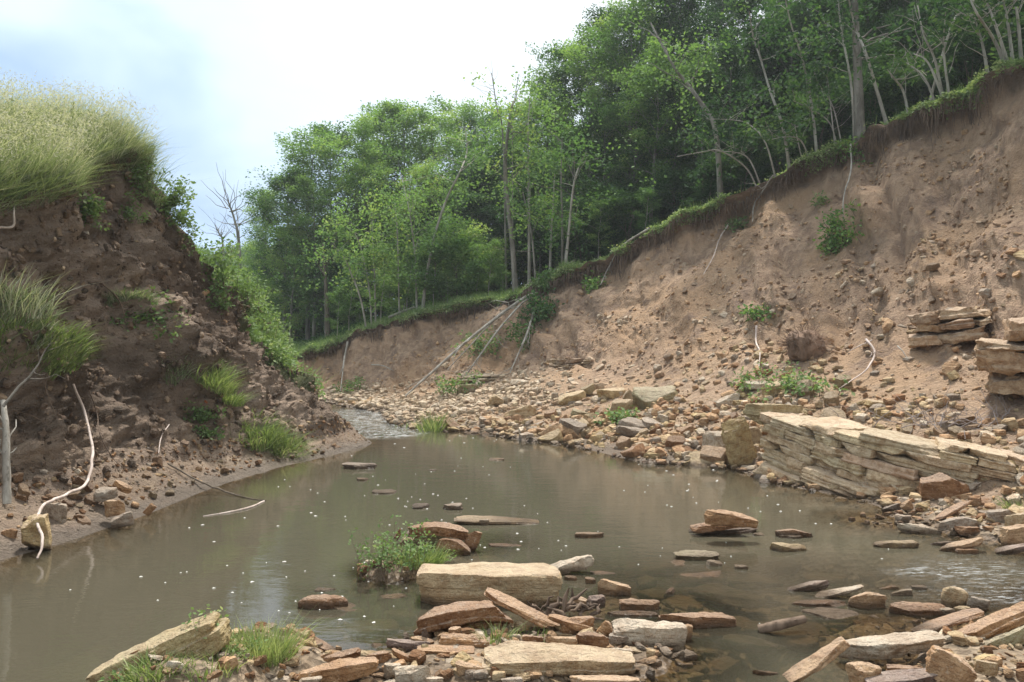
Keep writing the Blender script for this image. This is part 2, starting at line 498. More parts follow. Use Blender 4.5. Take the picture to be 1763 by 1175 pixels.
# broken ledges of the bedrock that show through low on the face
led = sstep(.05, .5, perlin(np.stack([S * .5, 0 * S, 0 * S], -1), 31)) * ((sec == 2) * sstep(.02, .08, tt) * (1 - sstep(.16, .3, tt)))[None, :]
stp = np.floor(P[..., 2] / 0.13 + 0.6 * perlin(P * .8, 8)); D = D + led * (0.16 * (_hash(stp, stp * 0, stp * 0, 5) / 4294967295.0 - .3) + 0.08 * perlin(P * 2.5, 9))
D = D + rub * (0.09 * fbm(P * 0.8, 3, 6) + 0.05 * fbm(P * 4, 3, 7))
D = D + top * (0.04 * fbm(P * 1.2, 3, 8))
P = P + Nn * D[..., None]
# the turf overhangs the scarp
ja = np.arange(P.shape[1]) - np.argmax(sec == 3)
P = P + RBd[:, None, :] * (-.16 * np.exp(-(ja / 2.5) ** 2) + .17 * np.exp(-((ja + 8) / 4.0) ** 2))[None, :, None]
# ragged lip
lipw = np.exp(-((np.arange(P.shape[1]) - np.argmax(sec == 3)) / 5.0) ** 2)[None, :]
P[..., 2] += lipw * 0.17 * fbm(np.stack([S * 2.0, 0 * S, 0 * S], -1), 4, 41)
P += RBd[:, None, :] * (lipw * 0.38 * fbm(np.stack([S * 1.4, 0 * S + 3, 0 * S], -1), 4, 42))[..., None]
# the fresh scarp that hangs over at the lip
jl = np.argmax(sec == 3)
RP = P
RN = grid_normals(P); RN = np.where((RN[..., 2:3] * 0 + RN[NR // 2, 120, 1]) > 0, -RN, RN)
hum = ((sec == 2) * sstep(.89, .96, tt + 0) + (sec == 3))[None, :] + 0 * S
hum = np.clip(hum * (0.75 + 0.7 * fbm(P * 1.2, 2, 51)) + 0.55 * sstep(.25, .6, perlin(rill_c * 0.6 + 20, 13)) * face, 0, 1)
gre = ((sec == 3) * sstep(0.0, 1, tt) + (sec > 3))[None, :] * np.clip(0.9 + fbm(P * 1.5, 2, 52), 0, 1)
rubm = np.clip(rub + 0.25 * sstep(.2, .6, fbm(P * 1.0, 2, 53)) * face * (V_ < .6), 0, 1)
me = mesh_np('right_bank', RP.reshape(-1, 3), grid_faces(*RP.shape[:2])[:, ::-1], True,
             {'rubble': rubm.ravel(), 'humus': hum.ravel(), 'green': (gre * (sec > 3)[None, :] * .8).ravel()}, M_soil_r)
right_bank = link('right_bank', me, kind='structure')

# ------------------------------------------------------------------ terrain: left bank
LB = [
    ((-4.6, -3, 0), (-5.0, -3, .35), (-6.2, -3, 2.2)),
    ((-4.3, 3, 0), (-4.75, 3, .35), (-5.6, 3.2, 2.4)),
    ((-4.05, 5, 0), (-4.5, 5.2, .32), (-5.2, 6, 2.7)),
    (wz(0, 965), w3(0, 858, 6.8), w3(0, 340, 7.6)),
    (wz(100, 938), w3(100, 845, 7.3), w3(100, 313, 8.7)),
    (wz(250, 888), w3(240, 800, 8.7), w3(180, 273, 9.7)),
    (wz(370, 838), w3(370, 790, 10), w3(226, 256, 10.3)),
    (wz(480, 805), w3(470, 770, 11.1), w3(246, 262, 10.8)),
    (wz(560, 787), w3(555, 752, 11.9), w3(272, 345, 11.3)),
    (wz(645, 765), w3(615, 742, 12.9), w3(335, 440, 11.9)),
    ((-2.75, 14.3, 0), (-3.3, 13.9, .5), w3(380, 492, 12.7)),
    ((-3.7, 16.5, 0), (-4.1, 16.3, .6), (-5.1, 15.6, 2.55)),
    ((-4.7, 19, 0), (-5, 18.8, .5), (-5.7, 18.4, 2.05)),
    ((-5.6, 21.9, 0), (-5.9, 21.8, .3), (-6.3, 21.9, 1.25)),
    ((-7.6, 24.5, 0), (-7.9, 24.2, .3), (-8.3, 24, 1.1)),
    ((-14, 27, 0), (-14, 26.6, .3), (-14, 26, 1.1)),
]
NL = 460
LBc, LBk = cols(LB, NL)
ang = np.interp(LBk, [0, 3, 5, 7, 9, 11, 13, 15], [180, 180, 172, 172, 188, 190, 200, 250])
LBd = np.stack([np.cos(np.radians(ang)), np.sin(np.radians(ang)), 0 * ang], 1)
lr = np.interp(LBk, [0, 3, 5, 7, 8, 9, 11, 13, 15], [.3, .3, .16, .07, .05, .03, .02, .0, 0])
dz1 = np.interp(LBk, [0, 3, 4, 5, 6, 7, 8, 9, 15], [.5, .62, .5, .34, .25, .22, .12, .08, .05])
P, sec, tt = loft(LBc[:, 0], LBc[:, 1], LBc[:, 2], LBd, lr,
                  (([0, .3, .7, .9, 1], [0, .40, .82, .96, 1.0]), ([0, .3, .7, .9, 1], [0, .23, .62, .86, 1])), 4,
                  nwt=34, ntl=150, b1=.8, b2=6., b3=40., dz1=dz1, nb=(14, 30, 8))
Nn = grid_normals(P)
if Nn[NL // 3, 120, 0] < 0: Nn = -Nn
S = np.linspace(0, 1, NL)[:, None] * 26 + 0 * P[..., 0]
V_ = np.where(sec == 2, tt, np.where(sec < 2, 0, 1))[None, :] + 0 * S
face = ((sec == 2) * sstep(0, .10, tt))[None, :] + 0 * S
rub = ((sec == 1) * sstep(0.02, .12, tt))[None, :] + 0 * S
clod = np.abs(fbm(P * 1.7, 4, 21)) ; clod2 = np.abs(fbm(P * 5.5, 3, 22))
D = face * (0.34 * fbm(P * 0.55, 3, 20) + 0.24 * (clod - .3) + 0.085 * (clod2 - .25) + 0.03 * fbm(P * 14, 2, 23)) * (1 - 0.45 * sstep(.8, 1, V_))
# slumped steps: blocks of turf and soil that slid part of the way down
slump = sstep(.1, .5, perlin(P * np.array([.9, .9, .5]) + 4, 24)); zz = P[..., 2] * 1.35 + .5 * perlin(P * .8, 25)
D = D + face * slump * 0.22 * ((zz - np.floor(zz)) - .5) * (1 - sstep(.6, .9, V_))
D = D + rub * (0.035 * fbm(P * 2.0, 4, 26) + .02 * fbm(P * 9, 2, 27)) + (sec >= 3)[None, :] * (0.07 * fbm(P * 1.0, 3, 28))
P = P + Nn * D[..., None]
jl2 = np.argmax(sec == 3)
lipw = np.exp(-((np.arange(P.shape[1]) - jl2) / 6.0) ** 2)[None, :]
P += LBd[:, None, :] * (lipw * 0.25 * fbm(np.stack([S * 1.3, 0 * S + 3, 0 * S], -1), 4, 43))[..., None]
LP, LSEC, LTT = P, sec, tt
LN = grid_normals(P)
if LN[NL // 3, 120, 0] < 0: LN = -LN
backside = (LBk > 10.2)[:, None] * 1.0
hum = np.clip(face * (0.15 + 0.5 * sstep(.5, .9, V_)) * (1 + fbm(P * .9, 3, 55)) + face * sstep(.1, .5, fbm(P * 0.8, 3, 56)) * .8, 0, 1)
gre = np.clip((sec >= 3)[None, :] * 0.8 + backside * (sec >= 2)[None, :] * .8, 0, 1) + 0 * S
me = mesh_np('left_bank', LP.reshape(-1, 3), grid_faces(*LP.shape[:2])[:, ::-1], True,
             {'rubble': np.clip(rub * .5 + .8 * face * (1 - sstep(.06, .3, V_)) * (LBk < 6.5)[:, None] * np.clip(.5 + fbm(P * .9, 2, 58), 0, 1), 0, 1).ravel(), 'humus': hum.ravel(), 'green': gre.ravel()}, M_soil_l)
left_bank = link('left_bank', me, kind='structure')

# ------------------------------------------------------------------ stream bed
BUMPS = [  # cx, cy, rx, ry, top level
    (0.12, 4.15, 1.15, .62, .045), (-.55, 3.95, .6, .4, .03), (-1.28, 3.95, .50, .50, .11), (-1.42, 3.66, .40, .26, .20), (-1.3, 3.35, .8, .5, .04),
    (2.75, 3.85, 1.0, .85, .10), (2.3, 4.45, 1.0, .55, -.03), (3.9, 4.9, 1.3, .6, -.02), (4.4, 7.15, 1.0, .95, .08), (3.6, 7.35, .8, .5, .02),
    (1.6, 5.2, 1.9, .9, -.16), (0.9, 4.9, .8, .6, -.05), (-.84, 5.72, .34, .36, .045), (-.35, 6.5, .5, .4, -.12), (-.8, 5.0, .8, .6, -.22),
    (0.6, 2.4, 2.6, 1.1, .08), (3.2, 2.6, 2, 1.4, .15), (-3.0, 17.6, 2.2, 1.2, -.08), (-3.1, 20.6, 2.0, 1.5, .06), (-1.2, 15.6, .7, .45, .03),
]
bx = np.arange(-15, 8.01, 0.07); by = np.arange(0.4, 30, 0.07)
BX, BY = np.meshgrid(bx, by, indexing='ij')
def bed_z(X, Y):
    z = np.full_like(X, -0.55)
    for cx, cy, rx, ry, h in BUMPS:
        r = np.sqrt(((X - cx) / rx) ** 2 + ((Y - cy) / ry) ** 2)
        z = np.maximum(z, -0.55 + (h + 0.55) * (1 - sstep(.45, 1.75, r)))
    p = np.stack([X, Y, 0 * X], -1)
    return z + 0.05 * fbm(p * .9, 3, 61) + 0.022 * fbm(p * 5, 3, 62)
BZ = bed_z(BX, BY)
BP = np.stack([BX, BY, BZ], -1)
t = NT('muddy_bed')
p = t.pos(); n1 = t.noise(p, 1.6, 4); n2 = t.noise(p, 12, 5, .65); z = sepz(t, p)[2]
c = t.mix(t.range(n1, .35, .65), (0.14, 0.108, 0.075), (0.235, 0.175, 0.118))
cell = t.voronoi(p, 16, out='Color'); cs = t.n('ShaderNodeSeparateColor'); t.l(cell, cs.inputs[0])
c = t.mix(t.range(n2, .4, .6, .2, .85), c, t.ramp(cs.outputs[0], [(0, (.13, .095, .065)), (.5, (.30, .22, .145)), (1, (.42, .33, .23))]))
wet = t.range(z, .07, .01)
c = t.mix(wet, c, t.mix(1.0, c, (.6, .55, .5), 'MULTIPLY'))
M_bed = t.done(t.bsdf(c, t.math('SUBTRACT', .9, t.math('MULTIPLY', wet, .5)), t.bump(t.math('ADD', n2, t.voronoi(p, 22)), .9, .04), .3))
stream_bed = link('stream_bed', mesh_np('stream_bed', BP.reshape(-1, 3), grid_faces(*BP.shape[:2]), True, None, M_bed), kind='structure')

# ------------------------------------------------------------------ water
wxs = np.concatenate([np.arange(-16, -4, .2), np.arange(-4, 5.2, .055), np.arange(5.2, 8, .2)]); wys = np.concatenate([np.arange(.5, 9, .055), np.arange(9, 30, .14)])
WX, WY = np.meshgrid(wxs, wys, indexing='ij')
def seg_dist(X, Y, line):
    d = np.full(X.shape, 1e9)
    for a, b in zip(line[:-1], line[1:]):
        ab = b - a; L2 = (ab ** 2).sum() + 1e-9
        u = np.clip(((X - a[0]) * ab[0] + (Y - a[1]) * ab[1]) / L2, 0, 1)
        d = np.minimum(d, np.hypot(X - a[0] - u * ab[0], Y - a[1] - u * ab[1]))
    return d
ld = seg_dist(WX, WY, LBc[::6, 0, :2]); rd = seg_dist(WX, WY, RBc[::6, 0, :2])
depth = np.minimum(-bed_z(WX, WY), np.minimum(ld, rd) * .5 + .01)
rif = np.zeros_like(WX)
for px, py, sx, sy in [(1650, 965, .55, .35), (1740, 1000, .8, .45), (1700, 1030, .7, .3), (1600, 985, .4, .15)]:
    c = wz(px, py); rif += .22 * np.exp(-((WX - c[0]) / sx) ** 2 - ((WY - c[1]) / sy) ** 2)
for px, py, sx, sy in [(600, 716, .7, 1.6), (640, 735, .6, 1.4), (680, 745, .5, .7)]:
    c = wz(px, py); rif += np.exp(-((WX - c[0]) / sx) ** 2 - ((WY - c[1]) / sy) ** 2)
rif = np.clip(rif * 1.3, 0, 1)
wp = np.stack([WX, WY, 0 * WX], -1)
WZ = rif * (0.022 * fbm(wp * np.array([3, 7, 1]), 3, 71)) + 0.0
t = NT('creek_water')
p = t.pos(); dep = t.attr('depth'); rf = t.attr('riffle')
r1 = t.noise(t.mapping(p, (1.0, 2.2, 1)), 3.0, 3, .5, .3); r2 = t.noise(t.mapping(p, (1, 2.6, 1)), 14, 3, .5); r3 = t.noise(t.mapping(p, (1, 1.8, 1)), 26, 4, .6, .8)
h = t.math('ADD', t.math('MULTIPLY', r1, .5), t.math('MULTIPLY', r2, .12))
h = t.math('ADD', h, t.math('MULTIPLY', rf, t.math('MULTIPLY', r3, 1.6)))
nm = t.bump(h, .22, .018)
lw = t.n('ShaderNodeFresnel'); lw.inputs['IOR'].default_value = 1.333; t.l(nm, lw.inputs['Normal'])
gl = t.n('ShaderNodeBsdfGlossy'); gl.inputs['Roughness'].default_value = .03; gl.inputs['Color'].default_value = (1, 1, 1, 1); t.l(nm, gl.inputs['Normal'])
df = t.n('ShaderNodeBsdfDiffuse'); t.l(t.mix(t.noise(p, .35, 2), (0.083, 0.075, 0.052), (0.100, 0.090, 0.062)), df.inputs['Color'])
tp = t.n('ShaderNodeBsdfTransparent'); tp.inputs['Color'].default_value = (.80, .74, .60, 1)
mur = t.math('SUBTRACT', 1.0, t.math('EXPONENT', t.math('MULTIPLY', dep, -3.3)), clamp=True)
m1 = t.n('ShaderNodeMixShader'); t.l(mur, m1.inputs[0]); t.l(tp.outputs[0], m1.inputs[1]); t.l(df.outputs[0], m1.inputs[2])
m2 = t.n('ShaderNodeMixShader'); t.l(lw.outputs[0], m2.inputs[0]); t.l(m1.outputs[0], m2.inputs[1]); t.l(gl.outputs[0], m2.inputs[2])
foam = t.math('MULTIPLY', t.range(t.noise(t.mapping(p, (.7, 3.4, 1), (0, 0, .35)), 9, 6, .7, 1.6), .50, .64), t.range(rf, .15, .7))  # white streaks on the riffles: foam, plus sky reflection painted into the colour
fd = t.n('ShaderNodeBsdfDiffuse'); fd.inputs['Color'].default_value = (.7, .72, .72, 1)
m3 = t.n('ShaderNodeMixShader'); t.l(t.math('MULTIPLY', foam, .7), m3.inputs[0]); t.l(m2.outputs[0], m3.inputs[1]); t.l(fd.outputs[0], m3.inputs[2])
M_water = t.done(m3.outputs[0])
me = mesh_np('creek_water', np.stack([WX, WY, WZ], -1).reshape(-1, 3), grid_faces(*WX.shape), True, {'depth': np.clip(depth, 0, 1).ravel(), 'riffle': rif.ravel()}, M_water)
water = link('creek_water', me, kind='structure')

# ------------------------------------------------------------------ land to the horizon
gx = np.concatenate([-np.geomspace(900, 20, 50), np.arange(-18, 18.1, 2), np.geomspace(20, 900, 50)]); gy = np.concatenate([-np.geomspace(200, 4, 16), np.arange(-2, 40, 1.5), np.geomspace(41, 1600, 60)])
GX, GY = np.meshgrid(gx, gy, indexing='ij')
valley = sstep(27.5, 31, GY + 0 * GX) * 0 + 1
low = (1 - sstep(26.3, 28.0, GY)) * (1 - sstep(8.5, 12, np.abs(GX + 2))) + (1 - sstep(22, 27, GY)) * (1 - sstep(12, 16, np.abs(GX)))
GZ = 0.95 - 2.6 * np.clip(low, 0, 1) + 0.15 * fbm(np.stack([GX, GY, 0 * GX], -1) * .12, 3, 81)
far_h = sstep(120, 420, np.hypot(GX, GY)) * (9 + 12 * fbm(np.stack([GX, GY, 0 * GX], -1) * .004, 2, 82)); GZ = GZ + np.maximum(far_h, 0)
GZ = np.where((GY < 26) & (GX > -16) & (GX < 40), -1.7, GZ)
GZ = np.where((GY < 24) & (GX <= -16), 1.5, GZ)
t = NT('meadow'); p = t.pos(); n = t.noise(p, .8, 5, .6)
M_meadow = t.done(t.bsdf(t.mix(n, (0.04, .075, .02), (.10, .14, .045)), .9, None, .2))
ground = link('ground', mesh_np('ground', np.stack([GX, GY, GZ], -1).reshape(-1, 3), grid_faces(*GX.shape), True, None, M_meadow), kind='structure')

# ------------------------------------------------------------------ picking points on the terrain
_tp = np.concatenate([RP[:, 8:].reshape(-1, 3), LP[:, 8:].reshape(-1, 3), BP[::1].reshape(-1, 3)])
_tn = np.concatenate([RN[:, 8:].reshape(-1, 3), LN[:, 8:].reshape(-1, 3), np.broadcast_to([0, 0, 1.0], BP.shape).reshape(-1, 3)])
_ok = (_tp[:, 1] > 3) & (_tp[:, 2] > -0.12)
_tp, _tn = _tp[_ok], _tn[_ok]
_tx, _ty = proj(_tp)
def at(px, py, r=7):
    """Point and normal of the terrain that the sight line through (px, py) meets first."""
    d = np.hypot(_tx - px, _ty - py)
    k = np.where(d < r)[0]
    if len(k) == 0: k = np.argsort(d)[:3]
    k = k[np.argsort(_tp[k, 1])][:max(1, len(k) // 3)]
    j = k[np.argmin(d[k])]
    n = _tn[j]
    return _tp[j].copy(), n / np.linalg.norm(n)
def ground_at(x, y):
    """Height of the land (right bank and behind) under (x, y)."""
    G = RP[::3, jl:][:, ::2].reshape(-1, 3)
    d = np.hypot(G[:, 0] - x, G[:, 1] - y)
    j = np.argmin(d)
    return G[j, 2] if d[j] < 2.5 else 0.95

# ------------------------------------------------------------------ rocks
_cube = {}
def cube_grid(n):
    """Unit cube surface divided n x n per face, points in [-1,1]; vertices and quads."""
    if n in _cube: return _cube[n]
    g = np.linspace(-1, 1, n + 1)
    u, v = np.meshgrid(g, g, indexing='ij'); u, v = u.ravel(), v.ravel(); o = np.ones_like(u)
    F0 = grid_faces(n + 1, n + 1)
    Vs, Fs = [], []
    for k, (pt, flip) in enumerate([((u, v, o), 0), ((u, v, -o), 1), ((o, u, v), 0), ((-o, u, v), 1), ((v, o, u), 0), ((v, -o, u), 1)]):
        Vs.append(np.stack(pt, 1)); Fs.append((F0[:, ::-1] if flip else F0) + k * (n + 1) ** 2)
    V = np.concatenate(Vs); F = np.concatenate(Fs)
    key = np.round(V * 1000).astype(int)
    _, idx, inv = np.unique(key, axis=0, return_index=True, return_inverse=True)
    _cube[n] = (V[idx], inv.ravel()[F])
    return _cube[n]

def rock(seed, L, W, H, n=10, e=9, cuts=7, top_cuts=2, strata=0.5, rough=1.0, arch=0.0, keep=0.72):
    """Angular stone of size L x W x H (centre of its base at the origin)."""
    r = np.random.default_rng(seed)
    V, F = cube_grid(n)
    p = V / (np.abs(V) ** e).sum(1, keepdims=True) ** (1 / e)
    for k in range(cuts):                    # upright fracture planes give the outline
        a = 2 * np.pi * (k + r.uniform(-.4, .4)) / max(cuts, 1)
        nrm = np.array([math.cos(a), math.sin(a), r.uniform(-.25, .25)]); nrm /= np.linalg.norm(nrm)
        d = r.uniform(keep, 1.12)
        ex = p @ nrm - d
        p = p - np.maximum(ex, 0)[:, None] * nrm
    for k in range(top_cuts):
        a = r.uniform(0, 2 * np.pi); s = r.uniform(.35, .9)
        nrm = np.array([math.cos(a) * s, math.sin(a) * s, r.choice([1, 1, -1])]); nrm /= np.linalg.norm(nrm)
        d = r.uniform(.72, 1.0)
        ex = p @ nrm - d
        p = p - np.maximum(ex, 0)[:, None] * nrm
    p = p / (np.abs(p).max(0) + 1e-6)
    q = p * np.array([L, W, H]) / 2
    S = (L * W * H) ** (1 / 3)
    o = r.uniform(-50, 50, 3)
    if strata:
        lay = q[:, 2] / max(H, 1e-3) * r.uniform(3.5, 6.5) + 1.0 * perlin(q / S * .8 + o, 3)
        st = _hash(np.floor(lay), np.floor(lay) * 0, np.floor(lay) * 0, seed % 977) / 4294967295.0 - .5
        side = 1 - np.abs(p[:, 2]) ** 6
        q[:, :2] *= (1 + 0.13 * strata * st * side)[:, None]
    dirn = p / (np.linalg.norm(p, axis=1, keepdims=True) + 1e-6)
    am = min(S, 2.2 * H) * rough
    q = q + dirn * (am * (0.05 * fbm(q / S * 1.5 + o, 2, 1) + 0.035 * fbm(q / S * 4.5 + o, 3, 2)))[:, None]
    if n >= 12:                              # fine scars
        q = q + dirn * (am * 0.016 * fbm(q / S * 15 + o, 2, 5))[:, None]
    if arch:
        q[:, 2] += arch * H * (0.5 - (q[:, 0] / (L / 2)) ** 2)
    q[:, 2] += H / 2
    return q, F

C_BUFF = (0.50, 0.385, 0.235); C_PALE = (0.56, 0.48, 0.37); C_ORANGE = (0.43, 0.255, 0.13); C_BROWN = (0.31, 0.175, 0.09)
C_GREY = (0.37, 0.31, 0.245); C_PURPLE = (0.27, 0.20, 0.17); C_YELLOW = (0.50, 0.385, 0.21); C_DARK = (0.17, 0.13, 0.10); C_OLIVE = (0.33, 0.29, 0.17)
C_TAN = (0.50, 0.335, 0.195)
STONES = []
_hseed = [100]
def hero(label, x0, y0, x1, y1, f=0.5, col=C_TAN, roll=0, yaw=None, z=0.0, name='stone', cat='stone', e=9, cuts=7, top=2, strata=.6, rough=1.0, arch=0.0, dmin=.2, dmax=1.6, n=None, pitch=0, sink=.25, keep=.74, group=None):
    """Stone that fills the box (x0,y0)-(x1,y1) of the photograph, its foot on level z; f = share of the height taken by its front face."""
    _hseed[0] += 1
    r = np.random.default_rng(_hseed[0])
    Yf = (CAMZ - z) * FPX / (max(y1, 640) - HY)
    s = Yf / FPX
    w, h = (x1 - x0) * s, (y1 - y0) * s
    th = R(abs(roll)); c_, s_ = math.cos(th), math.sin(th)
    if roll:
        c2 = max(c_ * c_ - s_ * s_, .25)
        L = max((w * c_ - h * s_) / c2, w * .7); H = max((h * c_ - w * s_) / c2, h * .16)
        H = max(H * f * 1.25, .02); D = max(.035, min(L * .6, max(h * .5, L * .3)))
    else:
        L = w; H = max(h * f, .015)
        top_px = y0
        den = max(top_px - HY, 8)
        D = (CAMZ - z - H) * FPX / den - Yf
        D = min(max(D, L * dmin), L * dmax)
    nn = n or (18 if (x1 - x0) > 130 else 14 if (x1 - x0) > 70 else 10)
    V, F = rock(_hseed[0], L, D, H, nn, e, cuts, top, strata, rough, arch, keep)
    # sink the foot a little into the ground
    V[:, 2] = np.where(V[:, 2] < H * .45, V[:, 2] - (H * .45 - V[:, 2]) * sink * 1.6, V[:, 2])
    me = mesh_np(name, V, F, True, None, M_stone, 26)
    o = link(name, me, label, cat, group, color=np.clip(np.array(col) * r.uniform(.92, 1.08), 0, 1))
    yc = Yf + D * .5
    xc = ((x0 + x1) / 2 - CX) * (Yf + D * .25) / FPX
    zc = z
    if roll: zc = z + max(0, (h - H * c_) / 2 - .02)
    o.location = (xc, yc, zc)
    o.rotation_euler = Euler((R(pitch), R(roll), R(yaw if yaw is not None else r.uniform(-9, 9))), 'XYZ')
    STONES.append(o)
    return o

IS = .035
# --- gravel island in the middle of the foreground
hero('big pale tan block of stone lying across the middle of the foreground', 718, 968, 966, 1050, .72, C_BUFF, 0, 1, -.02, 'boulder', e=14, cuts=4, top=1, strata=.5, rough=.55, dmax=.5, keep=.9, n=24)
hero('whitish lumpy boulder touching the right end of the big pale block', 937, 950, 1026, 995, .55, C_PALE, -14, 8, -.02, 'boulder', rough=1.4)
hero('long orange brown slab leaning diagonally against the big pale block', 830, 1013, 964, 1086, .62, C_ORANGE, 25, -6, IS, 'stone_slab', cuts=5, keep=.85, n=20)
hero('orange slab sloping into the gravel right of the diagonal slab', 942, 1052, 1028, 1092, .7, C_ORANGE, 20, 4, IS, 'stone_slab', cuts=5)
hero('dark topped arched slab propped up in front of the big pale block', 712, 1034, 884, 1100, .62, C_BROWN, -8, 3, IS, 'stone_slab', cuts=6, arch=.35, n=20, keep=.82, strata=.8)
hero('brown wedge slab leaning on the arched slab', 765, 1056, 864, 1092, .75, C_ORANGE, 3, 2, IS, 'stone_slab', cuts=6)
hero('reddish crumbly block below the brown wedge slab', 755, 1089, 843, 1121, .7, C_ORANGE, 0, 0, IS, strata=1.0, rough=1.3)
hero('small tan cube of stone on top of the reddish crumbly block', 772, 1078, 797, 1094, .7, C_TAN, 0, 0, .085)
hero('narrow brown stone standing up on its end in the gravel', 839, 1091, 861, 1128, .9, C_BROWN, -58, 0, IS, 'stone_slab', dmin=.2)
hero('thin dark splinter of stone standing upright at the water edge', 726, 1082, 736, 1110, .95, C_DARK, 0, 0, IS, dmin=.5, dmax=.8, cuts=4)
hero('flat tan stone half hidden behind the upright splinter', 702, 1089, 748, 1113, .6, C_TAN, 8, 0, IS)
hero('purplish rounded stone lying left of the upright splinter', 664, 1096, 740, 1119, .65, C_PURPLE, 6, 0, IS)
hero('orange wedge stone dipping right beside the thin flat slab', 668, 1111, 730, 1147, .6, C_ORANGE, 24, 0, IS, 'stone_slab')
hero('thin straight brown slab lying level in the gravel', 718, 1116, 816, 1132, .7, C_ORANGE, 2, 2, IS, 'stone_slab', cuts=4, keep=.9, dmax=.4)
hero('hollow looking brown stone at the left waterline of the island', 628, 1114, 676, 1148, .6, C_BROWN, -6, 12, IS)
hero('brown rounded slab stacked on the largest orange slab', 554, 1112, 622, 1143, .6, C_BROWN, -12, 4, .05, 'stone_slab')
hero('largest orange slab at the bottom edge left of centre', 510, 1130, 655, 1180, .55, C_ORANGE, -8, 4, .03, 'stone_slab', n=20)
hero('pale knobbly stone left of a larger pale one at the bottom', 659, 1137, 694, 1168, .7, C_PALE, 0, 0, IS)
hero('larger pale pitted stone at the bottom of the island', 677, 1137, 745, 1180, .7, C_PALE, -10, 0, IS, rough=1.5)
hero('orange wedge with a dark hollow at the bottom of the island', 778, 1131, 841, 1167, .6, C_TAN, 14, 0, IS)
hero('long two toned slab lying along the bottom of the island', 831, 1118, 1097, 1166, .62, C_BUFF, 2, 1, IS, 'stone_slab', cuts=5, keep=.9, n=26, strata=1.0, dmax=.35)
hero('small reddish stone above the left end of the long two toned slab', 868, 1104, 909, 1119, .7, C_ORANGE, 0, 0, IS)
hero('dull brown stone between small grass sprigs on the island', 899, 1090, 936, 1116, .7, C_BROWN, 0, 0, IS)
hero('small pale stone left of the dull brown stone', 874, 1090, 896, 1104, .7, C_PALE, 0, 0, IS)
hero('square pale brown stone above the middle of the long slab', 940, 1092, 994, 1123, .75, C_TAN, 0, 0, IS, e=12, cuts=4)
hero('brown arched slab right of the square pale brown stone', 982, 1084, 1052, 1121, .65, C_BROWN, 8, 0, IS, 'stone_slab', arch=.3)
hero('orange brown slab lying under the big pale block right end', 962, 1056, 1028, 1090, .6, C_ORANGE, 4, 20, IS, 'stone_slab')
hero('steep narrow orange stone left of the big whitish block', 1022, 1063, 1054, 1095, .8, C_ORANGE, 32, 0, IS)
hero('big whitish block with a flat bleached top right of the island', 1056, 1063, 1182, 1122, .58, C_PALE, 2, -4, .0, 'boulder', e=10, rough=1.2, strata=.4, n=20)
hero('white crust stone tucked against the left of the whitish block', 1053, 1063, 1086, 1085, .7, C_PALE, 0, 0, .02)
hero('pale tan angular stone in the shallows behind the island', 1025, 992, 1088, 1031, .6, C_TAN, 12, -10, -.02)
hero('flat topped orange brown brick shaped stone in the shallows', 1066, 1031, 1137, 1056, .65, C_ORANGE, 2, 0, -.02, e=14, cuts=4, keep=.9)
hero('thin reddish slab lying under the brick shaped stone', 1041, 1051, 1134, 1068, .6, C_BROWN, 0, 0, -.02, 'stone_slab')
hero('brown jagged slab in the shallows right of the whitish block', 1134, 1050, 1268, 1088, .6, C_BROWN, 4, 0, -.02, 'stone_slab', strata=1, n=18)
hero('purplish broken stone between the block and the shallows', 1009, 1022, 1042, 1046, .7, C_PURPLE, 0, 0, 0)
hero('small tan stone under the rotted roots', 984, 1026, 1012, 1049, .7, C_TAN, 0, 0, .01)
hero('small orange pebble left of two behind the big pale block', 972, 991, 993, 1000, .7, C_ORANGE, 0, 0, 0)
hero('small tan pebble right of two behind the big pale block', 1007, 993, 1026, 1005, .7, C_TAN, 0, 0, 0)
hero('flat orange sliver of stone just above the water', 1015, 983, 1062, 995, .5, C_ORANGE, 0, 0, -.02, 'stone_slab')
hero('pale round topped stone right of the long slab end', 1043, 1110, 1090, 1137, .65, C_PALE, 6, 0, .02)
hero('pale flat stone beside the round topped pale stone', 1066, 1106, 1118, 1134, .6, C_BUFF, 10, 0, .01)
hero('greyish stone below the steep narrow orange stone', 1049, 1089, 1082, 1111, .6, C_GREY, 0, 0, IS)
hero('bleached corner stone on the right flank of the whitish block', 1160, 1068, 1194, 1104, .7, C_TAN, 14, 0, 0)
hero('cracked tan stone in the water below the whitish block', 1106, 1124, 1140, 1152, .5, C_TAN, 10, 0, 0)
hero('flat tan slab cut off by the bottom edge right of centre', 975, 1161, 1100, 1185, .5, C_TAN, 0, 0, .04, 'stone_slab')
hero('white rounded pebble at the bottom edge below the pale pitted stone', 733, 1164, 764, 1182, .7, C_PALE, 0, 0, .04)
hero('pale grey flat stone at the bottom edge beside pebbles', 861, 1163, 900, 1182, .6, C_GREY, 0, 0, .04)
# --- stones round the grass at the bottom left
hero('long yellowish slab slanting out of the water at bottom left', 158, 1060, 396, 1210, .95, (.46,.37,.2), -26, 6, .0, 'stone_slab', cuts=4, keep=.9, n=24, strata=.8)
hero('flat red brown stone on the mud mound', 293, 1125, 344, 1155, .4, C_ORANGE, 8, 0, .15)
hero('bleached slab tipping down right behind the bright grass', 490, 1075, 578, 1128, .6, C_BROWN, 28, 4, .02, 'stone_slab')
hero('brown stone leaning on the bleached tipping slab', 527, 1116, 577, 1146, .7, C_ORANGE, -24, 4, .03)
hero('dark grey brown stone standing below the bright grass', 418, 1138, 455, 1174, .85, C_BROWN, -18, 0, .06)
hero('pale angular stone at the bottom edge left of the dark stone', 378, 1150, 424, 1184, .7, C_PALE, 0, 0, .06)
hero('tan flat stone in the fringe of the bright grass', 480, 1132, 537, 1156, .5, C_TAN, 10, 0, .05)
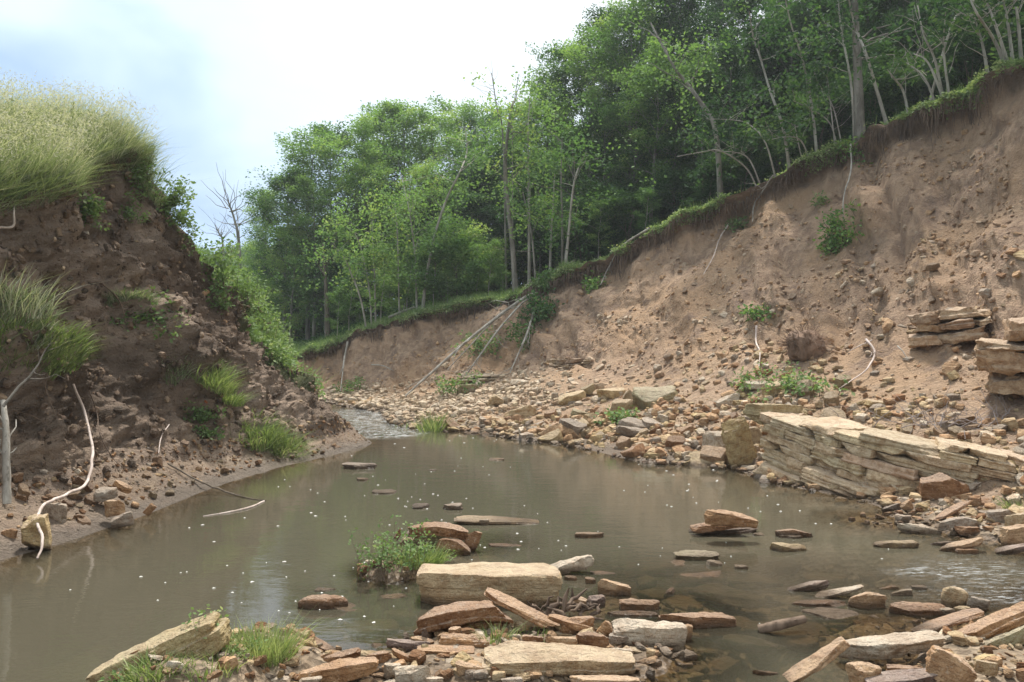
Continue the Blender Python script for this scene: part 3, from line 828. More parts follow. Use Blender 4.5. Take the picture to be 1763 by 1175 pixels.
hero('white topped flat stone at the bottom edge below the grass', 446, 1162, 500, 1184, .6, C_PALE, 0, 0, .05)
hero('white topped stone beside the largest orange slab', 512, 1163, 552, 1184, .6, C_PALE, 0, 0, .05)
hero('rounded grey brown boulder in still water on the left', 512, 1022, 597, 1058, .75, C_BROWN, 0, 0, -.03, 'boulder', e=3, cuts=2, top=0, strata=0, rough=1.1)
hero('low pale stone barely out of the water behind the rounded boulder', 540, 1009, 578, 1024, .5, C_GREY, 0, 0, -.02)
# --- stones out in the pool
hero('top slab curving over the leaning pile in the pool', 698, 895, 806, 930, .5, C_BROWN, 4, 4, .10, 'stone_slab', arch=.5, strata=1.1, n=18)
hero('curved slab at the right end of the leaning pile in the pool', 748, 920, 812, 962, .6, C_BROWN, 20, 0, -.02, 'stone_slab', arch=.5, strata=1)
hero('dark end block of the leaning pile in the pool', 786, 908, 823, 955, .8, C_BROWN, 24, 10, -.02, cuts=5)
hero('leftmost upright flake of the leaning pile in the pool', 672, 898, 702, 938, .8, C_BROWN, -62, 10, 0, 'stone_slab')
hero('second upright flake of the leaning pile in the pool', 688, 897, 724, 936, .8, C_PURPLE, -50, 6, 0, 'stone_slab')
hero('low tan slab under the flakes of the leaning pile', 688, 922, 746, 942, .6, C_TAN, 4, 0, -.01, 'stone_slab')
hero('mossy core block of the leaning pile in the pool', 710, 908, 790, 950, .75, C_OLIVE, 0, 0, -.03, strata=1.1)
hero('long flat slab awash behind the leaning pile', 783, 885, 930, 910, .32, C_BUFF, 3, 4, -.03, 'stone_slab', cuts=5, n=18)
hero('round white stone lying on the slab that is awash', 825, 893, 842, 905, .8, C_PALE, 0, 0, .0)
hero('small dark stone out in the pool left of a pale twin', 708, 866, 738, 880, .6, C_DARK, 0, 0, -.02)
hero('small pale notched stone out in the pool beside a dark one', 763, 866, 797, 882, .7, C_GREY, 0, 0, -.02)
hero('dark flat stone with a grassy top far out in the pool', 586, 794, 645, 812, .6, C_DARK, 0, 0, -.02)
hero('small pinkish stone below the dark grassy topped stone', 613, 821, 633, 831, .6, C_TAN, 0, 0, -.02)
hero('flat stone awash below the small pinkish stone', 640, 842, 682, 854, .5, C_GREY, 0, 0, -.02)
hero('tan lumpy stone alone in the middle of the pool', 990, 914, 1042, 932, .65, C_TAN, 0, 0, -.02)
hero('low sharp stone awash right of the leaning pile', 840, 934, 897, 946, .5, C_BROWN, 2, 0, -.02, 'stone_slab')
hero('small pale stone far out at mid pool', 738, 806, 752, 814, .6, C_PALE, 0, 0, -.02)
hero('small orange stone far out near the rubble shore', 842, 788, 868, 796, .6, C_TAN, 0, 0, -.02)
hero('mossy oblong stone in the pool right of centre', 1162, 946, 1238, 970, .65, C_OLIVE, 0, 0, -.02, rough=1.2)
hero('small pale stone against the mossy oblong stone', 1217, 963, 1246, 980, .7, C_PALE, 0, 0, -.02)
hero('grey white pebble alone right of the mossy oblong stone', 1263, 971, 1288, 985, .7, C_PALE, 0, 0, -.02)
hero('orange slab topping the stack of three in the pool', 1212, 875, 1308, 908, .7, C_ORANGE, 6, 0, .13, 'stone_slab', strata=.9, n=18)
hero('middle slab in the stack of three in the pool', 1192, 890, 1286, 915, .7, C_BROWN, -7, 0, .045, 'stone_slab', strata=.9)
hero('bottom slab of the stack of three with its foot in water', 1188, 904, 1310, 926, .65, C_PURPLE, -3, 0, -.03, 'stone_slab')
hero('tiny pale stone at the right foot of the stack of three', 1296, 917, 1316, 927, .7, C_PALE, 0, 0, -.02)
hero('dark brown jagged stone right of the stack of three', 1331, 904, 1400, 930, .6, C_BROWN, 6, 0, -.02, strata=1)
hero('grey pitted stone under the jagged brown stone', 1343, 917, 1384, 934, .6, C_GREY, 0, 0, -.03)
hero('bright orange cracked slab in front of the jagged brown stone', 1325, 929, 1392, 957, .5, C_YELLOW, 4, 0, -.03, 'stone_slab', strata=1)
hero('smooth orange loaf shaped stone in open water on the right', 1508, 929, 1585, 951, .75, C_YELLOW, 0, 0, -.03, e=4, cuts=4)
# --- spit of stones at the right
hero('big triangular boulder below the layered ledge', 1592, 812, 1668, 868, .85, C_BROWN, 0, -14, .06, 'boulder', cuts=3, top=4, keep=.6)
hero('dark tilted stone standing in the water by the spit', 1520, 859, 1556, 888, .7, C_DARK, -30, 0, -.02)
hero('upright tan stone next to the dark tilted stone', 1554, 856, 1580, 882, .85, C_TAN, -40, 0, .02)
hero('grey stone in the water below the upright tan stone', 1545, 884, 1570, 908, .8, C_GREY, 0, 0, -.02)
hero('pale creased slab sliding into the water off the spit', 1545, 895, 1628, 924, .6, C_PALE, 8, 0, -.02, 'stone_slab', strata=1)
hero('dark humped slab arching over the spit shore', 1620, 886, 1690, 914, .5, C_GREY, 3, 0, .04, 'stone_slab', arch=.6)
hero('long narrow stone pointing up across the spit', 1606, 858, 1676, 898, .55, C_BROWN, -29, 0, .05, 'stone_slab')
hero('tan flat slab overhanging the riffle', 1622, 921, 1698, 952, .55, C_TAN, -14, 0, .0, 'stone_slab', cuts=5)
hero('dark purplish slab left of the overhanging tan slab', 1605, 927, 1650, 944, .55, C_PURPLE, -3, 0, -.02, 'stone_slab')
hero('rusty wedge under the overhanging tan slab', 1647, 941, 1686, 960, .6, C_ORANGE, 0, 0, -.02)
hero('grey block with a flat top on the upper spit', 1701, 872, 1747, 908, .7, C_GREY, -8, 0, .07)
hero('pale block at the right edge above the rounded tan boulder', 1733, 876, 1785, 914, .7, C_BUFF, -10, 0, .08)
hero('rounded tan boulder at the right edge of the spit', 1724, 898, 1800, 940, .75, C_TAN, -8, 0, .03, 'boulder')
hero('purplish flat stone at the right edge by the riffle', 1716, 932, 1775, 956, .55, C_PURPLE, -10, 0, 0, 'stone_slab')
hero('brown block on the spit behind the grey block', 1678, 855, 1714, 876, .7, C_BROWN, 0, 0, .08)
hero('small brown stone under the humped slab', 1646, 902, 1688, 922, .6, C_BROWN, 0, 0, .02)
hero('small grey round stone right of the humped slab', 1688, 904, 1712, 920, .7, C_GREY, 0, 0, .03)
# --- shallow bar in front of the riffle
hero('dark purple layered flake pile at the left of the bar', 1357, 993, 1430, 1024, .6, C_PURPLE, -13, 0, -.02, 'stone_slab', strata=1.3, n=18)
hero('pale topped slab propped beside the purple flakes', 1404, 1003, 1488, 1031, .5, C_PALE, -13, 0, 0, 'stone_slab', cuts=5)
hero('large tan lump in the middle of the bar', 1460, 1014, 1526, 1054, .7, C_TAN, 6, 0, -.02, rough=1.3)
hero('small brown stone behind the large tan lump', 1515, 1003, 1550, 1021, .6, C_TAN, -10, 0, -.02)
hero('pale wedge right of the small brown stone', 1535, 1010, 1574, 1032, .6, C_PALE, -6, 0, -.02)
hero('small grey pebble at the far end of the bar', 1572, 1007, 1596, 1021, .7, C_GREY, 0, 0, -.02)
hero('thin slab with a scalloped edge under the pale topped slab', 1357, 1032, 1468, 1051, .55, C_BROWN, -2, 0, -.02, 'stone_slab', arch=.3)
hero('grey waterworn slab awash below the scalloped slab', 1388, 1042, 1482, 1072, .3, C_GREY, 0, 0, -.02, 'stone_slab')
hero('pale egg shaped stone standing on end behind the leaning beam slab', 1620, 1008, 1664, 1049, .85, C_BUFF, 14, 0, 0, e=4, cuts=4)
hero('grey rounded stone right of the egg shaped stone', 1662, 1024, 1708, 1053, .8, C_GREY, 12, 0, 0, e=5)
hero('long level brown stone across the bar', 1536, 1038, 1631, 1063, .65, C_BROWN, 2, 0, -.01, 'stone_slab', cuts=5)
hero('small white stone in front of the egg shaped stone', 1620, 1046, 1646, 1061, .7, C_PALE, 0, 0, 0)
hero('yellowish stone between the egg shaped stone and the beam slab', 1645, 1043, 1672, 1057, .7, C_YELLOW, 0, 0, .01)
hero('long brown slab rising to the right below the egg shaped stone', 1578, 1050, 1694, 1090, .55, C_BROWN, -18, 0, .02, 'stone_slab', cuts=5, n=18)
# --- pile at the bottom right
hero('biggest orange beam shaped slab slanting up at the right edge', 1652, 1032, 1800, 1114, .6, C_ORANGE, -24, -8, .06, 'stone_slab', cuts=5, keep=.88, n=24, strata=.9)
hero('mossy grey boulder under the beam shaped slab', 1700, 1072, 1790, 1130, .75, C_OLIVE, -22, 0, .06, 'boulder')
hero('broad whitish slab with a bleached wet top at bottom right', 1444, 1086, 1634, 1141, .42, C_PALE, -3, 2, .03, 'stone_slab', cuts=6, n=24, strata=.9)
hero('orange tan slab tilted up in front of the broad whitish slab', 1344, 1098, 1474, 1188, .5, C_TAN, -31, 8, .0, 'stone_slab', cuts=6, n=22)
hero('big smooth brown boulder at the bottom right', 1588, 1113, 1680, 1185, .8, C_TAN, 24, 0, .07, 'boulder', n=18)
hero('tan block cut by the bottom edge below the whitish slab', 1462, 1137, 1524, 1186, .75, C_TAN, -6, 0, .04)
hero('flat brown stone wedged under the whitish slab', 1520, 1143, 1588, 1163, .6, C_BROWN, 0, 0, .07, 'stone_slab')
hero('purplish slab along the bottom edge at right', 1494, 1149, 1640, 1190, .6, C_PURPLE, -8, 0, .06, 'stone_slab', n=18)
hero('small wet angular stone alone in the shallows at the bottom', 1294, 1146, 1344, 1170, .6, C_ORANGE, 10, 0, -.02)
hero('pale lump among the mud at bottom right', 1676, 1133, 1718, 1161, .7, C_BUFF, 8, 0, .12)
hero('small tan egg stone left of two in the clear shallows', 1163, 1109, 1195, 1128, .5, C_YELLOW, 0, 0, -.03, e=4)
hero('small tan egg stone right of two in the clear shallows', 1208, 1116, 1238, 1132, .5, C_YELLOW, 8, 0, -.03, e=4)
# --- left shore
hero('yellow boulder at the left edge with a bare root across it', 35, 884, 84, 944, .85, C_YELLOW, 0, 20, .03, 'boulder', e=6, keep=.62, rough=1.3)
hero('angular grey boulder behind the yellow boulder', 66, 863, 113, 899, .8, C_GREY, 8, 0, .10, 'boulder')
hero('tan block on the left shore with a flat face', 178, 857, 215, 886, .75, C_TAN, -6, 0, .10)
hero('grey wet wedge at the waterline below the tan block', 190, 878, 234, 905, .8, C_GREY, -12, 0, .03)
hero('round brown stone at the left edge below the grey boulder', -2, 906, 29, 932, .8, C_ORANGE, 8, 0, .06, e=4)
hero('angular tan stone at the foot of the left slope', 46, 834, 82, 859, .75, C_TAN, 6, 0, .20)
hero('reddish stone at the foot of the left slope by the grey trunk', 14, 826, 41, 850, .75, C_ORANGE, -14, 0, .22)
hero('reddish slab at the top of the red streak on the left shore', 190, 823, 224, 848, .7, C_ORANGE, 24, 0, .22)
hero('reddish stone low in the red streak on the left shore', 242, 861, 262, 884, .8, C_ORANGE, 40, 0, .06)
hero('pale stone under the bend of the bare root', 127, 804, 153, 834, .8, C_PALE, -30, 0, .26)
hero('grey brown mud capped stone up the left shore', 162, 838, 195, 862, .75, C_GREY, 0, 0, .18)

# submerged flat slabs seen through the shallow water
M_sub = M_stone
_r = np.random.default_rng(5)
spots = [(1120, 976, 120), (1130, 1017, 70), (1200, 1000, 90), (1250, 1020, 120), (1180, 1042, 70), (1300, 998, 90), (1350, 970, 60), (1290, 1110, 90), (1240, 1150, 90), (1330, 1090, 110), (1400, 1082, 70),
         (1180, 1160, 80), (1260, 1080, 90), (640, 1012, 60), (625, 1030, 55), (600, 1060, 60), (640, 1075, 90), (690, 1060, 60), (560, 1090, 60), (680, 1040, 50), (1380, 1110, 60), (1420, 1000, 80), (1500, 985, 60), (1590, 1000, 60), (1110, 1000, 40), (1210, 1070, 60)]
for k, (px, py, w) in enumerate(spots):
    q = wz(px, py, -.05); s = q[1] / FPX
    L = w * s
    V, F = rock(900 + k, L, L * _r.uniform(.45, .8), _r.uniform(.05, .08), 8, 8, 6, 1, .4, .8)
    o = link('stone_slab', mesh_np('submerged_slab', V, F, True, None, M_stone), 'flat tan slab lying under the clear shallow water', 'stone', 'flat slabs seen under the shallow water', color=np.array([C_TAN, C_YELLOW, C_ORANGE, C_BUFF][k % 4]) * .95)
    o.location = (q[0], q[1], -.085 + _r.uniform(-.03, .015)); o.rotation_euler = (R(_r.uniform(-5, 5)), R(_r.uniform(-6, 6)), R(_r.uniform(-40, 40)))

# ------------------------------------------------------------------ rubble: single stones, then the rest as stuff
PROTO = [rock(300 + k, 1.0, [.75, .6, .85, .9][k % 4], [.28, .42, .55, .8][k % 4], 5, 8, 6, 3, .5, 1.1, 0, .62) for k in range(16)]
PROTO_ME = [mesh_np('stone', V, F, True, None, M_stone, 28) for V, F in PROTO]
def place_stone(pos, nrm, size, k, col, label, group, rs, flat=True):
    o = bpy.data.objects.new('stone', PROTO_ME[k]); COL.objects.link(o)
    o.location = pos - np.array([0, 0, size * .08])
    up = Vector(nrm if flat else (0, 0, 1)).lerp(Vector((0, 0, 1)), .35).normalized()
    q = up.to_track_quat('Z', 'Y').to_matrix().to_4x4() @ Matrix.Rotation(rs.uniform(0, 6.28), 4, 'Z') @ Euler((rs.normal(0, .22), rs.normal(0, .22), 0)).to_matrix().to_4x4()
    o.rotation_euler = q.to_euler()
    o.scale = (size, size * rs.uniform(.8, 1.2), size * rs.uniform(.7, 1.2))
    o.color = (*np.clip(col, 0, 1), 1)
    o['label'] = label; o['category'] = 'stone'; o['group'] = group
PAL = np.array([C_BUFF, C_PALE, C_TAN, C_TAN, (.44, .275, .155), C_YELLOW, C_BUFF, C_BROWN, C_GREY])
_r = np.random.default_rng(77)
def inside(P, x0, y0, x1, y1):
    x, y = proj(P); return (x > x0) & (x < x1) & (y > y0) & (y < y1)
zone = [  # label, group, px-range, count, size range (m)
    ('flat tan slab in the rubble along the right waterline', 'slabs along the rubble waterline', (760, 735, 1300, 800), 30, (.26, .52), 0),
    ('angular tan rock in the rubble field below the right bank', 'rocks in the rubble field', (800, 660, 1300, 770), 30, (.18, .40), 0),
    ('broken buff rock in the rubble behind the layered ledge', 'rocks behind the layered ledge', (1300, 665, 1763, 800), 24, (.16, .34), 0),
    ('brown rock half buried in the bare right slope', 'rocks buried in the bare slope', (900, 330, 1763, 620), 20, (.10, .20), 1),
]
RPf = RP.reshape(-1, 3); RNf = RN.reshape(-1, 3)
fl_sec = np.broadcast_to((np.arange(RP.shape[1]))[None, :], RP.shape[:2]).ravel()
for lab, grp, box, cnt, (s0, s1), up in zone:
    c = np.where(inside(RPf, *box) & (fl_sec > 12) & (fl_sec < jl - 14))[0]
    wgt = 1.0 / RPf[c, 1] ** 2
    pick = _r.choice(c, cnt, replace=False, p=wgt / wgt.sum())
    for j in pick:
        col = PAL[_r.integers(len(PAL))] * _r.uniform(.85, 1.15)
        if up: col = np.array(C_TAN) * _r.uniform(.65, .9)
        place_stone(RPf[j], RNf[j], s0 + (s1 - s0) * _r.random() ** 2, _r.integers(16) if not up else _r.integers(16), col, lab, grp, _r)
named = [(1340, 670, 42, 'big pale slab tipped up in the rubble above the ledge', C_YELLOW), (1515, 503, 26, 'pale squarish boulder alone high on the bare slope', C_PALE), (1505, 700, 36, 'smooth yellow boulder in the rubble behind the ledge', C_YELLOW),
         (1055, 682, 40, 'flat yellow slab propped in the rubble near the sapling poles', C_YELLOW), (1130, 690, 62, 'broad olive slab tilted in the middle of the rubble', C_OLIVE), (900, 715, 44, 'flat pale slab lying low near the far waterline', C_BUFF),
         (895, 658, 26, 'pale flat stone at the foot of the leaning pole', C_PALE), (1000, 716, 30, 'olive block in the rubble above the far waterline', C_OLIVE), (805, 675, 30, 'olive boulder at the foot of the fallen poles', C_OLIVE), (1300, 665, 30, 'white topped block beside the tipped up slab', C_PALE),
         (1120, 735, 34, 'pale rounded boulder in the lower rubble', C_GREY), (985, 690, 40, 'long yellow slab behind the olive block', C_YELLOW), (1260, 690, 34, 'white angular block left of the leafy green weeds', C_PALE)]
for k, (px, py, w, lab, c) in enumerate(named):
    q, nn = at(px, py, 5); L = w * q[1] / FPX * 1.25
    V, F = rock(700 + k, L, L * .7, L * .42, 10, 9, 6, 3)
    o = link('stone', mesh_np('stone', V, F, True, None, M_stone), lab, 'stone', color=c)
    o.location = q - np.array([0, 0, L * .12]); o.rotation_euler = (R(_r.uniform(-14, 14)), R(_r.uniform(-20, 20)), R(_r.uniform(-30, 30)))
# stones along the left toe
LPf = LP.reshape(-1, 3); LNf = LN.reshape(-1, 3); lsec = np.broadcast_to(LSEC[None, :], LP.shape[:2]).ravel(); ltt = np.broadcast_to(LTT[None, :], LP.shape[:2]).ravel()
c = np.where(inside(LPf, -5, 770, 640, 960) & ((lsec == 1) & (ltt > .15) | (lsec == 2) & (ltt < .10)))[0]
wgt = 1.0 / LPf[c, 1] ** 3
for j in _r.choice(c, 40, replace=False, p=wgt / wgt.sum()):
    place_stone(LPf[j], LNf[j], .06 + .13 * _r.random() ** 2, _r.integers(16), PAL[[0, 2, 3, 4, 7, 4][_r.integers(6)]] * _r.uniform(.7, 1.0), 'small angular stone on the muddy shore below the left slope', 'small stones on the left shore', _r)

def scatter(name, P, N, sizes, protos, cols, rs, mat, label, up=.4, smooth=False, sink=.1):
    """Many small stones joined into one mesh."""
    Vs, Fs, Cs, off = [], [], [], 0
    for k, (V, F) in enumerate(protos):
        sel = np.where(np.arange(len(P)) % len(protos) == k)[0]
        if not len(sel): continue
        m = len(sel)
        n = N[sel] * (1 - up) + np.array([0, 0, 1.0]) * up + rs.normal(0, .22, (m, 3)); n /= np.linalg.norm(n, axis=1, keepdims=True)
        a = rs.normal(0, 1, (m, 3)); u = np.cross(n, a); u /= np.linalg.norm(u, axis=1, keepdims=True); v = np.cross(n, u)
        Rm = np.stack([u, v, n], 2)
        sc = sizes[sel][:, None] * rs.uniform(.75, 1.25, (m, 3))
        X = np.einsum('mij,mkj->mki', Rm, V[None] * sc[:, None, :]) + P[sel][:, None, :] - n[:, None, :] * (sizes[sel] * sink)[:, None, None]
        Vs.append(X.reshape(-1, 3)); Fs.append((F[None] + (np.arange(m) * len(V))[:, None, None]).reshape(-1, F.shape[1]) + off); off += m * len(V)
        Cs.append(np.repeat(cols[sel], len(V), 0))
    me = mesh_np(name, np.concatenate(Vs), np.concatenate(Fs), smooth, {'col': np.concatenate(Cs)} if cols is not None else None, mat)
    return link(name, me, label, 'rubble' if 'rubble' in name else 'gravel', kind='stuff')
SM = [rock(500 + k, 1.0, [.8, .6, .9][k % 3], [.35, .5, .7][k % 3], 2 if k < 6 else 3, 6, 4, 2, 0, 1.2, 0, .55) for k in range(12)]
def pick_surface(P2, N2, mask_w, n, rs, jit=.05):
    c = np.where(mask_w > 0)[0]; w = mask_w[c] / mask_w[c].sum()
    j = rs.choice(c, n, p=w)
    d = rs.normal(0, 1, (n, 3)) * jit; d -= (d * N2[j]).sum(1, keepdims=True) * N2[j]
    return P2[j] + d, N2[j]
def cell_area(P2):
    a = np.gradient(P2, axis=0); b = np.gradient(P2, axis=1)
    return np.linalg.norm(np.cross(a, b), axis=2).ravel()
arR = cell_area(RP); arL = cell_area(LP)
xr, yr = proj(RPf); visR = (xr > -60) & (xr < 1850) & (RPf[:, 1] > 3)
# small stones packed between the slabs of the island, the pile and the spit
SM2 = [rock(540 + k, 1.0, [.8, .55, .9][k % 3], [.22, .4, .3][k % 3], 4, 8, 6, 2, .5, 1.2, 0, .6) for k in range(9)]
fp = []
for xa, ya, xb, yb, cnt in [(-.8, 3.65, 1.0, 4.8, 210), (1.5, 3.45, 3.6, 4.8, 190), (3.3, 6.4, 5.2, 8.0, 110), (-1.7, 3.6, -.8, 4.3, 40)]:
    k = 0
    while k < cnt:
        x, y = _r.uniform(xa, xb), _r.uniform(ya, yb); z = float(bed_z(np.array([x]), np.array([y]))[0])
        if z < -.07: continue
        k += 1; fp.append((x, y, z))
fp = np.array(fp); n = len(fp)
cc = PAL[_r.integers(len(PAL), size=n)] * _r.uniform(.75, 1.1, (n, 1))
scatter('packed_gravel', fp, np.broadcast_to([0, 0, 1.0], fp.shape), .03 + .11 * _r.random(n) ** 2.2, SM2, np.clip(cc, 0, .75), _r, M_stuffstone, 'small flat broken stones packed between the slabs in the creek', up=.7)
# rubble field below the right bank
wR = arR * visR * rubm.ravel() * (fl_sec > 8) * (fl_sec < jl - 60)
n = 12000
Pp, Np = pick_surface(RPf, RNf, wR, n, _r)
sz = .022 + .17 * _r.random(n) ** 3.8
cc = PAL[_r.integers(len(PAL), size=n)] * _r.uniform(.75, 1.15, (n, 1))
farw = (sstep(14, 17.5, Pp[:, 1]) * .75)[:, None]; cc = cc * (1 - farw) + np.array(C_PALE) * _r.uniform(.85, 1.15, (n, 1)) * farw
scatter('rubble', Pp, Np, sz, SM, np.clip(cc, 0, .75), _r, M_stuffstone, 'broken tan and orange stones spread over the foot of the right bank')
# stones sticking out of the bare slope
wF = arR * visR * (face_r := ((fl_sec > 74) & (fl_sec < jl - 10))) * (.35 + .65 * (perlin(RPf * .55, 91) > .1))
n = 14000
Pp, Np = pick_surface(RPf, RNf, wF, n, _r)
sz = .010 + .10 * _r.random(n) ** 8
cc = np.array([C_TAN, (.40, .28, .19), (.46, .33, .225), C_TAN, (.5, .39, .28)])[_r.integers(5, size=n)] * _r.uniform(.8, 1.1, (n, 1))
scatter('slope_rubble', Pp, Np, sz, SM, cc, _r, M_stuffstone, 'small stones and clods standing out of the bare right slope', up=.15)
# dark clods on the left bank
vL = (lambda q: (q[0] > -80) & (q[0] < 700))(proj(LPf)) & (LPf[:, 1] > 3)
wL = arL * vL * (lsec == 2)
n = 9500
Pp, Np = pick_surface(LPf, LNf, wL, n, _r)
sz = .015 + .09 * _r.random(n) ** 4
cc = np.array([(.17, .123, .09), (.22, .16, .115), (.12, .09, .066), (.28, .205, .14)])[_r.integers(4, size=n)] * _r.uniform(.7, 1.2, (n, 1))
st = _r.random(n) < .05; cc[st] = np.array([.40, .30, .20]) * _r.uniform(.7, 1.1, (st.sum(), 1)); sz[st] = .02 + .035 * _r.random(st.sum())
scatter('clod_rubble', Pp, Np, sz, SM, cc, _r, M_soil_clod if 'M_soil_clod' in globals() else M_stuffstone, 'dark soil clods and a few pale stones over the left slope', up=.1)
# gravel on the left shore, the island, the spit and the far bar
wL = arL * vL * ((lsec == 1) & (ltt > .35)) + arL * vL * ((lsec == 2) & (ltt < .08)) * 1.5
n = 3600
Pp, Np = pick_surface(LPf, LNf, wL, n, _r, .03)
cc = np.array([C_TAN, C_BROWN, C_BUFF, C_ORANGE, C_GREY])[_r.integers(5, size=n)] * _r.uniform(.5, .95, (n, 1))
scatter('shore_gravel', Pp, Np, .015 + .055 * _r.random(n) ** 3, SM, cc, _r, M_stuffstone, 'loose gravel on the muddy shore under the left slope')
BPf = BP.reshape(-1, 3); bz = BPf[:, 2]
wB = (bz > -.10) * np.clip((bz + .10) * 6, 0, 1) * (BPf[:, 1] < 27) * (.2 + (BPf[:, 1] < 9)) + (bz > -.3) * .12 * (BPf[:, 1] < 8)
n = 7500
Pp, _ = pick_surface(BPf, np.broadcast_to([0, 0, 1.0], BPf.shape), wB, n, _r, .05)
Np = np.broadcast_to([0, 0, 1.0], Pp.shape)
sz = .012 + .075 * _r.random(n) ** 3
cc = PAL[_r.integers(len(PAL), size=n)] * _r.uniform(.55, 1.05, (n, 1))
scatter('gravel', Pp, Np, sz, SM, np.clip(cc, 0, .75), _r, M_stuffstone, 'loose pebbles and broken stone on the islands of the creek')
c = wz(650, 700); n = 2600
Pp = np.stack([_r.uniform(-5.2, 1.0, n), _r.uniform(14.8, 22.3, n), 0 * _r.random(n)], 1); Pp[:, 2] = np.maximum(bed_z(Pp[:, 0], Pp[:, 1]), -9)
k = Pp[:, 2] > -.04; Pp = Pp[k]; n = len(Pp)
cc = np.array([C_PALE, C_BUFF, C_TAN, C_PALE])[_r.integers(4, size=n)] * _r.uniform(.8, 1.15, (n, 1))
scatter('bar_gravel', Pp, np.broadcast_to([0, 0, 1.0], Pp.shape), .04 + .16 * _r.random(n) ** 3, SM, np.clip(cc, 0, .75), _r, M_stuffstone, 'pale gravel bar at the far end of the pool')

# ------------------------------------------------------------------ layered ledges: every block a part
def ledge(name, label, front, zlo, ztop, th, dip, depth, setback, seed, lens, col, jit=.045, boulder=None):
    """front: list of (x, y) along the foot of the exposed face; layers of thickness th, dipping along the face."""
    r = np.random.default_rng(seed)
    fr = np.array(front, float)
    d = np.linalg.norm(np.diff(fr, axis=0), axis=1); s = np.concatenate([[0], np.cumsum(d)])
    root = thing(name, label, 'rock ledge', (fr[0][0], fr[0][1], 0))
    base = np.array([fr[0][0], fr[0][1], 0])
    def pt(u): return np.array([np.interp(u, s, fr[:, 0]), np.interp(u, s, fr[:, 1])])
    zbase = zlo(0)
    zacc = -1.2
    for i in range(60):
        u = -r.uniform(0, .3); lay_j = r.normal(0, jit * .6); thick = th * r.uniform(.55, 1.3); z0 = zacc; zacc += thick
        if zacc > 4: break
        while u < s[-1]:
            L = r.uniform(*lens); a, b = max(u, 0), min(u + L, s[-1]); u += L
            if b - a < .1: continue
            um = (a + b) / 2; zc = zbase + z0 + dip * um
            if zc < zlo(um) - th * .6 or zc + thick > ztop(um): continue
            A, B = pt(a), pt(b); t = (B - A); ln = np.linalg.norm(t); t /= ln
            nrm = np.array([-t[1], t[0]])
            if nrm[1] < 0: nrm = -nrm
            hfrac = (zc - zlo(um)) / max(ztop(um) - zlo(um), .1)
            sb = setback(hfrac) + lay_j + r.normal(0, jit * .6)
            V, F = rock(int(r.integers(1e6)), ln + .004, depth, thick + .004, 9, 24, 3 if jit > .015 else 2, 2 if jit > .015 else 0, .8 if jit > .015 else .45, 2.3 if jit > .015 else 1.5, 0, .95 if jit > .015 else .97)
            c = np.array([um * 0 + (A + B)[0] / 2, (A + B)[1] / 2]) + nrm * (depth / 2 + sb)
            o = link('block', mesh_np('block', V, F, True, None, M_ledge, 30), parent=root, color=np.clip(np.array(col) * r.uniform(.9, 1.1) * (1 + r.normal(0, .02, 3)), 0, 1))
            o.location = np.array([c[0], c[1], zc]) - base
            o.rotation_euler = (R(r.normal(0, .3)), -math.atan2(dip, 1), math.atan2(t[1], t[0]) + R(r.normal(0, .4)))
    return root
ledge('rock_ledge', 'long layered tan rock ledge cracked into blocks at the right waterline', [(2.96, 9.75), (3.33, 9.0), (3.62, 8.42), (4.15, 8.0), (5.4, 7.45)],
      lambda u: -.12 if u < 1.7 else -.05, lambda u: np.interp(u, [0, .7, 1.6, 2.4, 3.2, 3.8], [.80, .76, .72, .60, .48, .36]), .105, -.17, .62, lambda h: .02 + .07 * max(h - .5, 0) - (.10 if h < .2 else 0) + (.07 if .34 < h < .42 else 0), 11, (.25, 1.0), (.62, .49, .32), .012)
ledge('rock_ledge', 'broken rock ledge jutting from the right edge of the bank', [(5.35, 9.35), (5.75, 9.0), (6.4, 8.8), (7.2, 8.6)],
      lambda u: np.interp(u, [0, .5, 1.2], [1.25, .85, .95]), lambda u: np.interp(u, [0, .6, 2], [1.72, 1.9, 2.0]), .20, -.02, .8, lambda h: .30 * max(.6 - h, 0) - .02, 12, (.35, .9), (.50, .36, .23), .03)
q0, _ = at(1552, 600, 8); q1, _ = at(1620, 596, 8); q2, _ = at(1705, 575, 8)
off = np.array([-.05, -.16])
ledge('rock_ledge', 'low overhanging rock ledge halfway up the right slope', [tuple(q0[:2] + off), tuple(q1[:2] + off), tuple(q2[:2] + off)],
      lambda u: q0[2] - .02 + .12 * u, lambda u: q0[2] + .52 + .14 * u, .17, .12, .8, lambda h: (.22 if .15 < h < .42 else 0) + .12 * h, 13, (.4, 1.0), (.48, .34, .22), .02)
q0, _ = at(925, 636, 8); q1, _ = at(985, 630, 8); q2, _ = at(1050, 622, 8)
off = np.array([.02, .06])
ledge('rock_ledge', 'small crumbling rock ledge at the foot of the far right bank', [tuple(q0[:2] + off), tuple(q1[:2] + off), tuple(q2[:2] + off)],
      lambda u: q0[2] - .1, lambda u: q0[2] + .30, .10, .03, .7, lambda h: .3 * h, 14, (.25, .6), (.33, .25, .16))
q0, _ = at(782, 668, 8); q1, _ = at(830, 660, 8); q2, _ = at(872, 650, 8)
ledge('rock_ledge', 'dark crumbling rock ledge behind the feet of the fallen poles', [tuple(q0[:2] + off), tuple(q1[:2] + off), tuple(q2[:2] + off)],
      lambda u: q0[2] - .05, lambda u: q0[2] + .42, .11, .06, .7, lambda h: .35 * h, 15, (.25, .6), (.27, .215, .135))
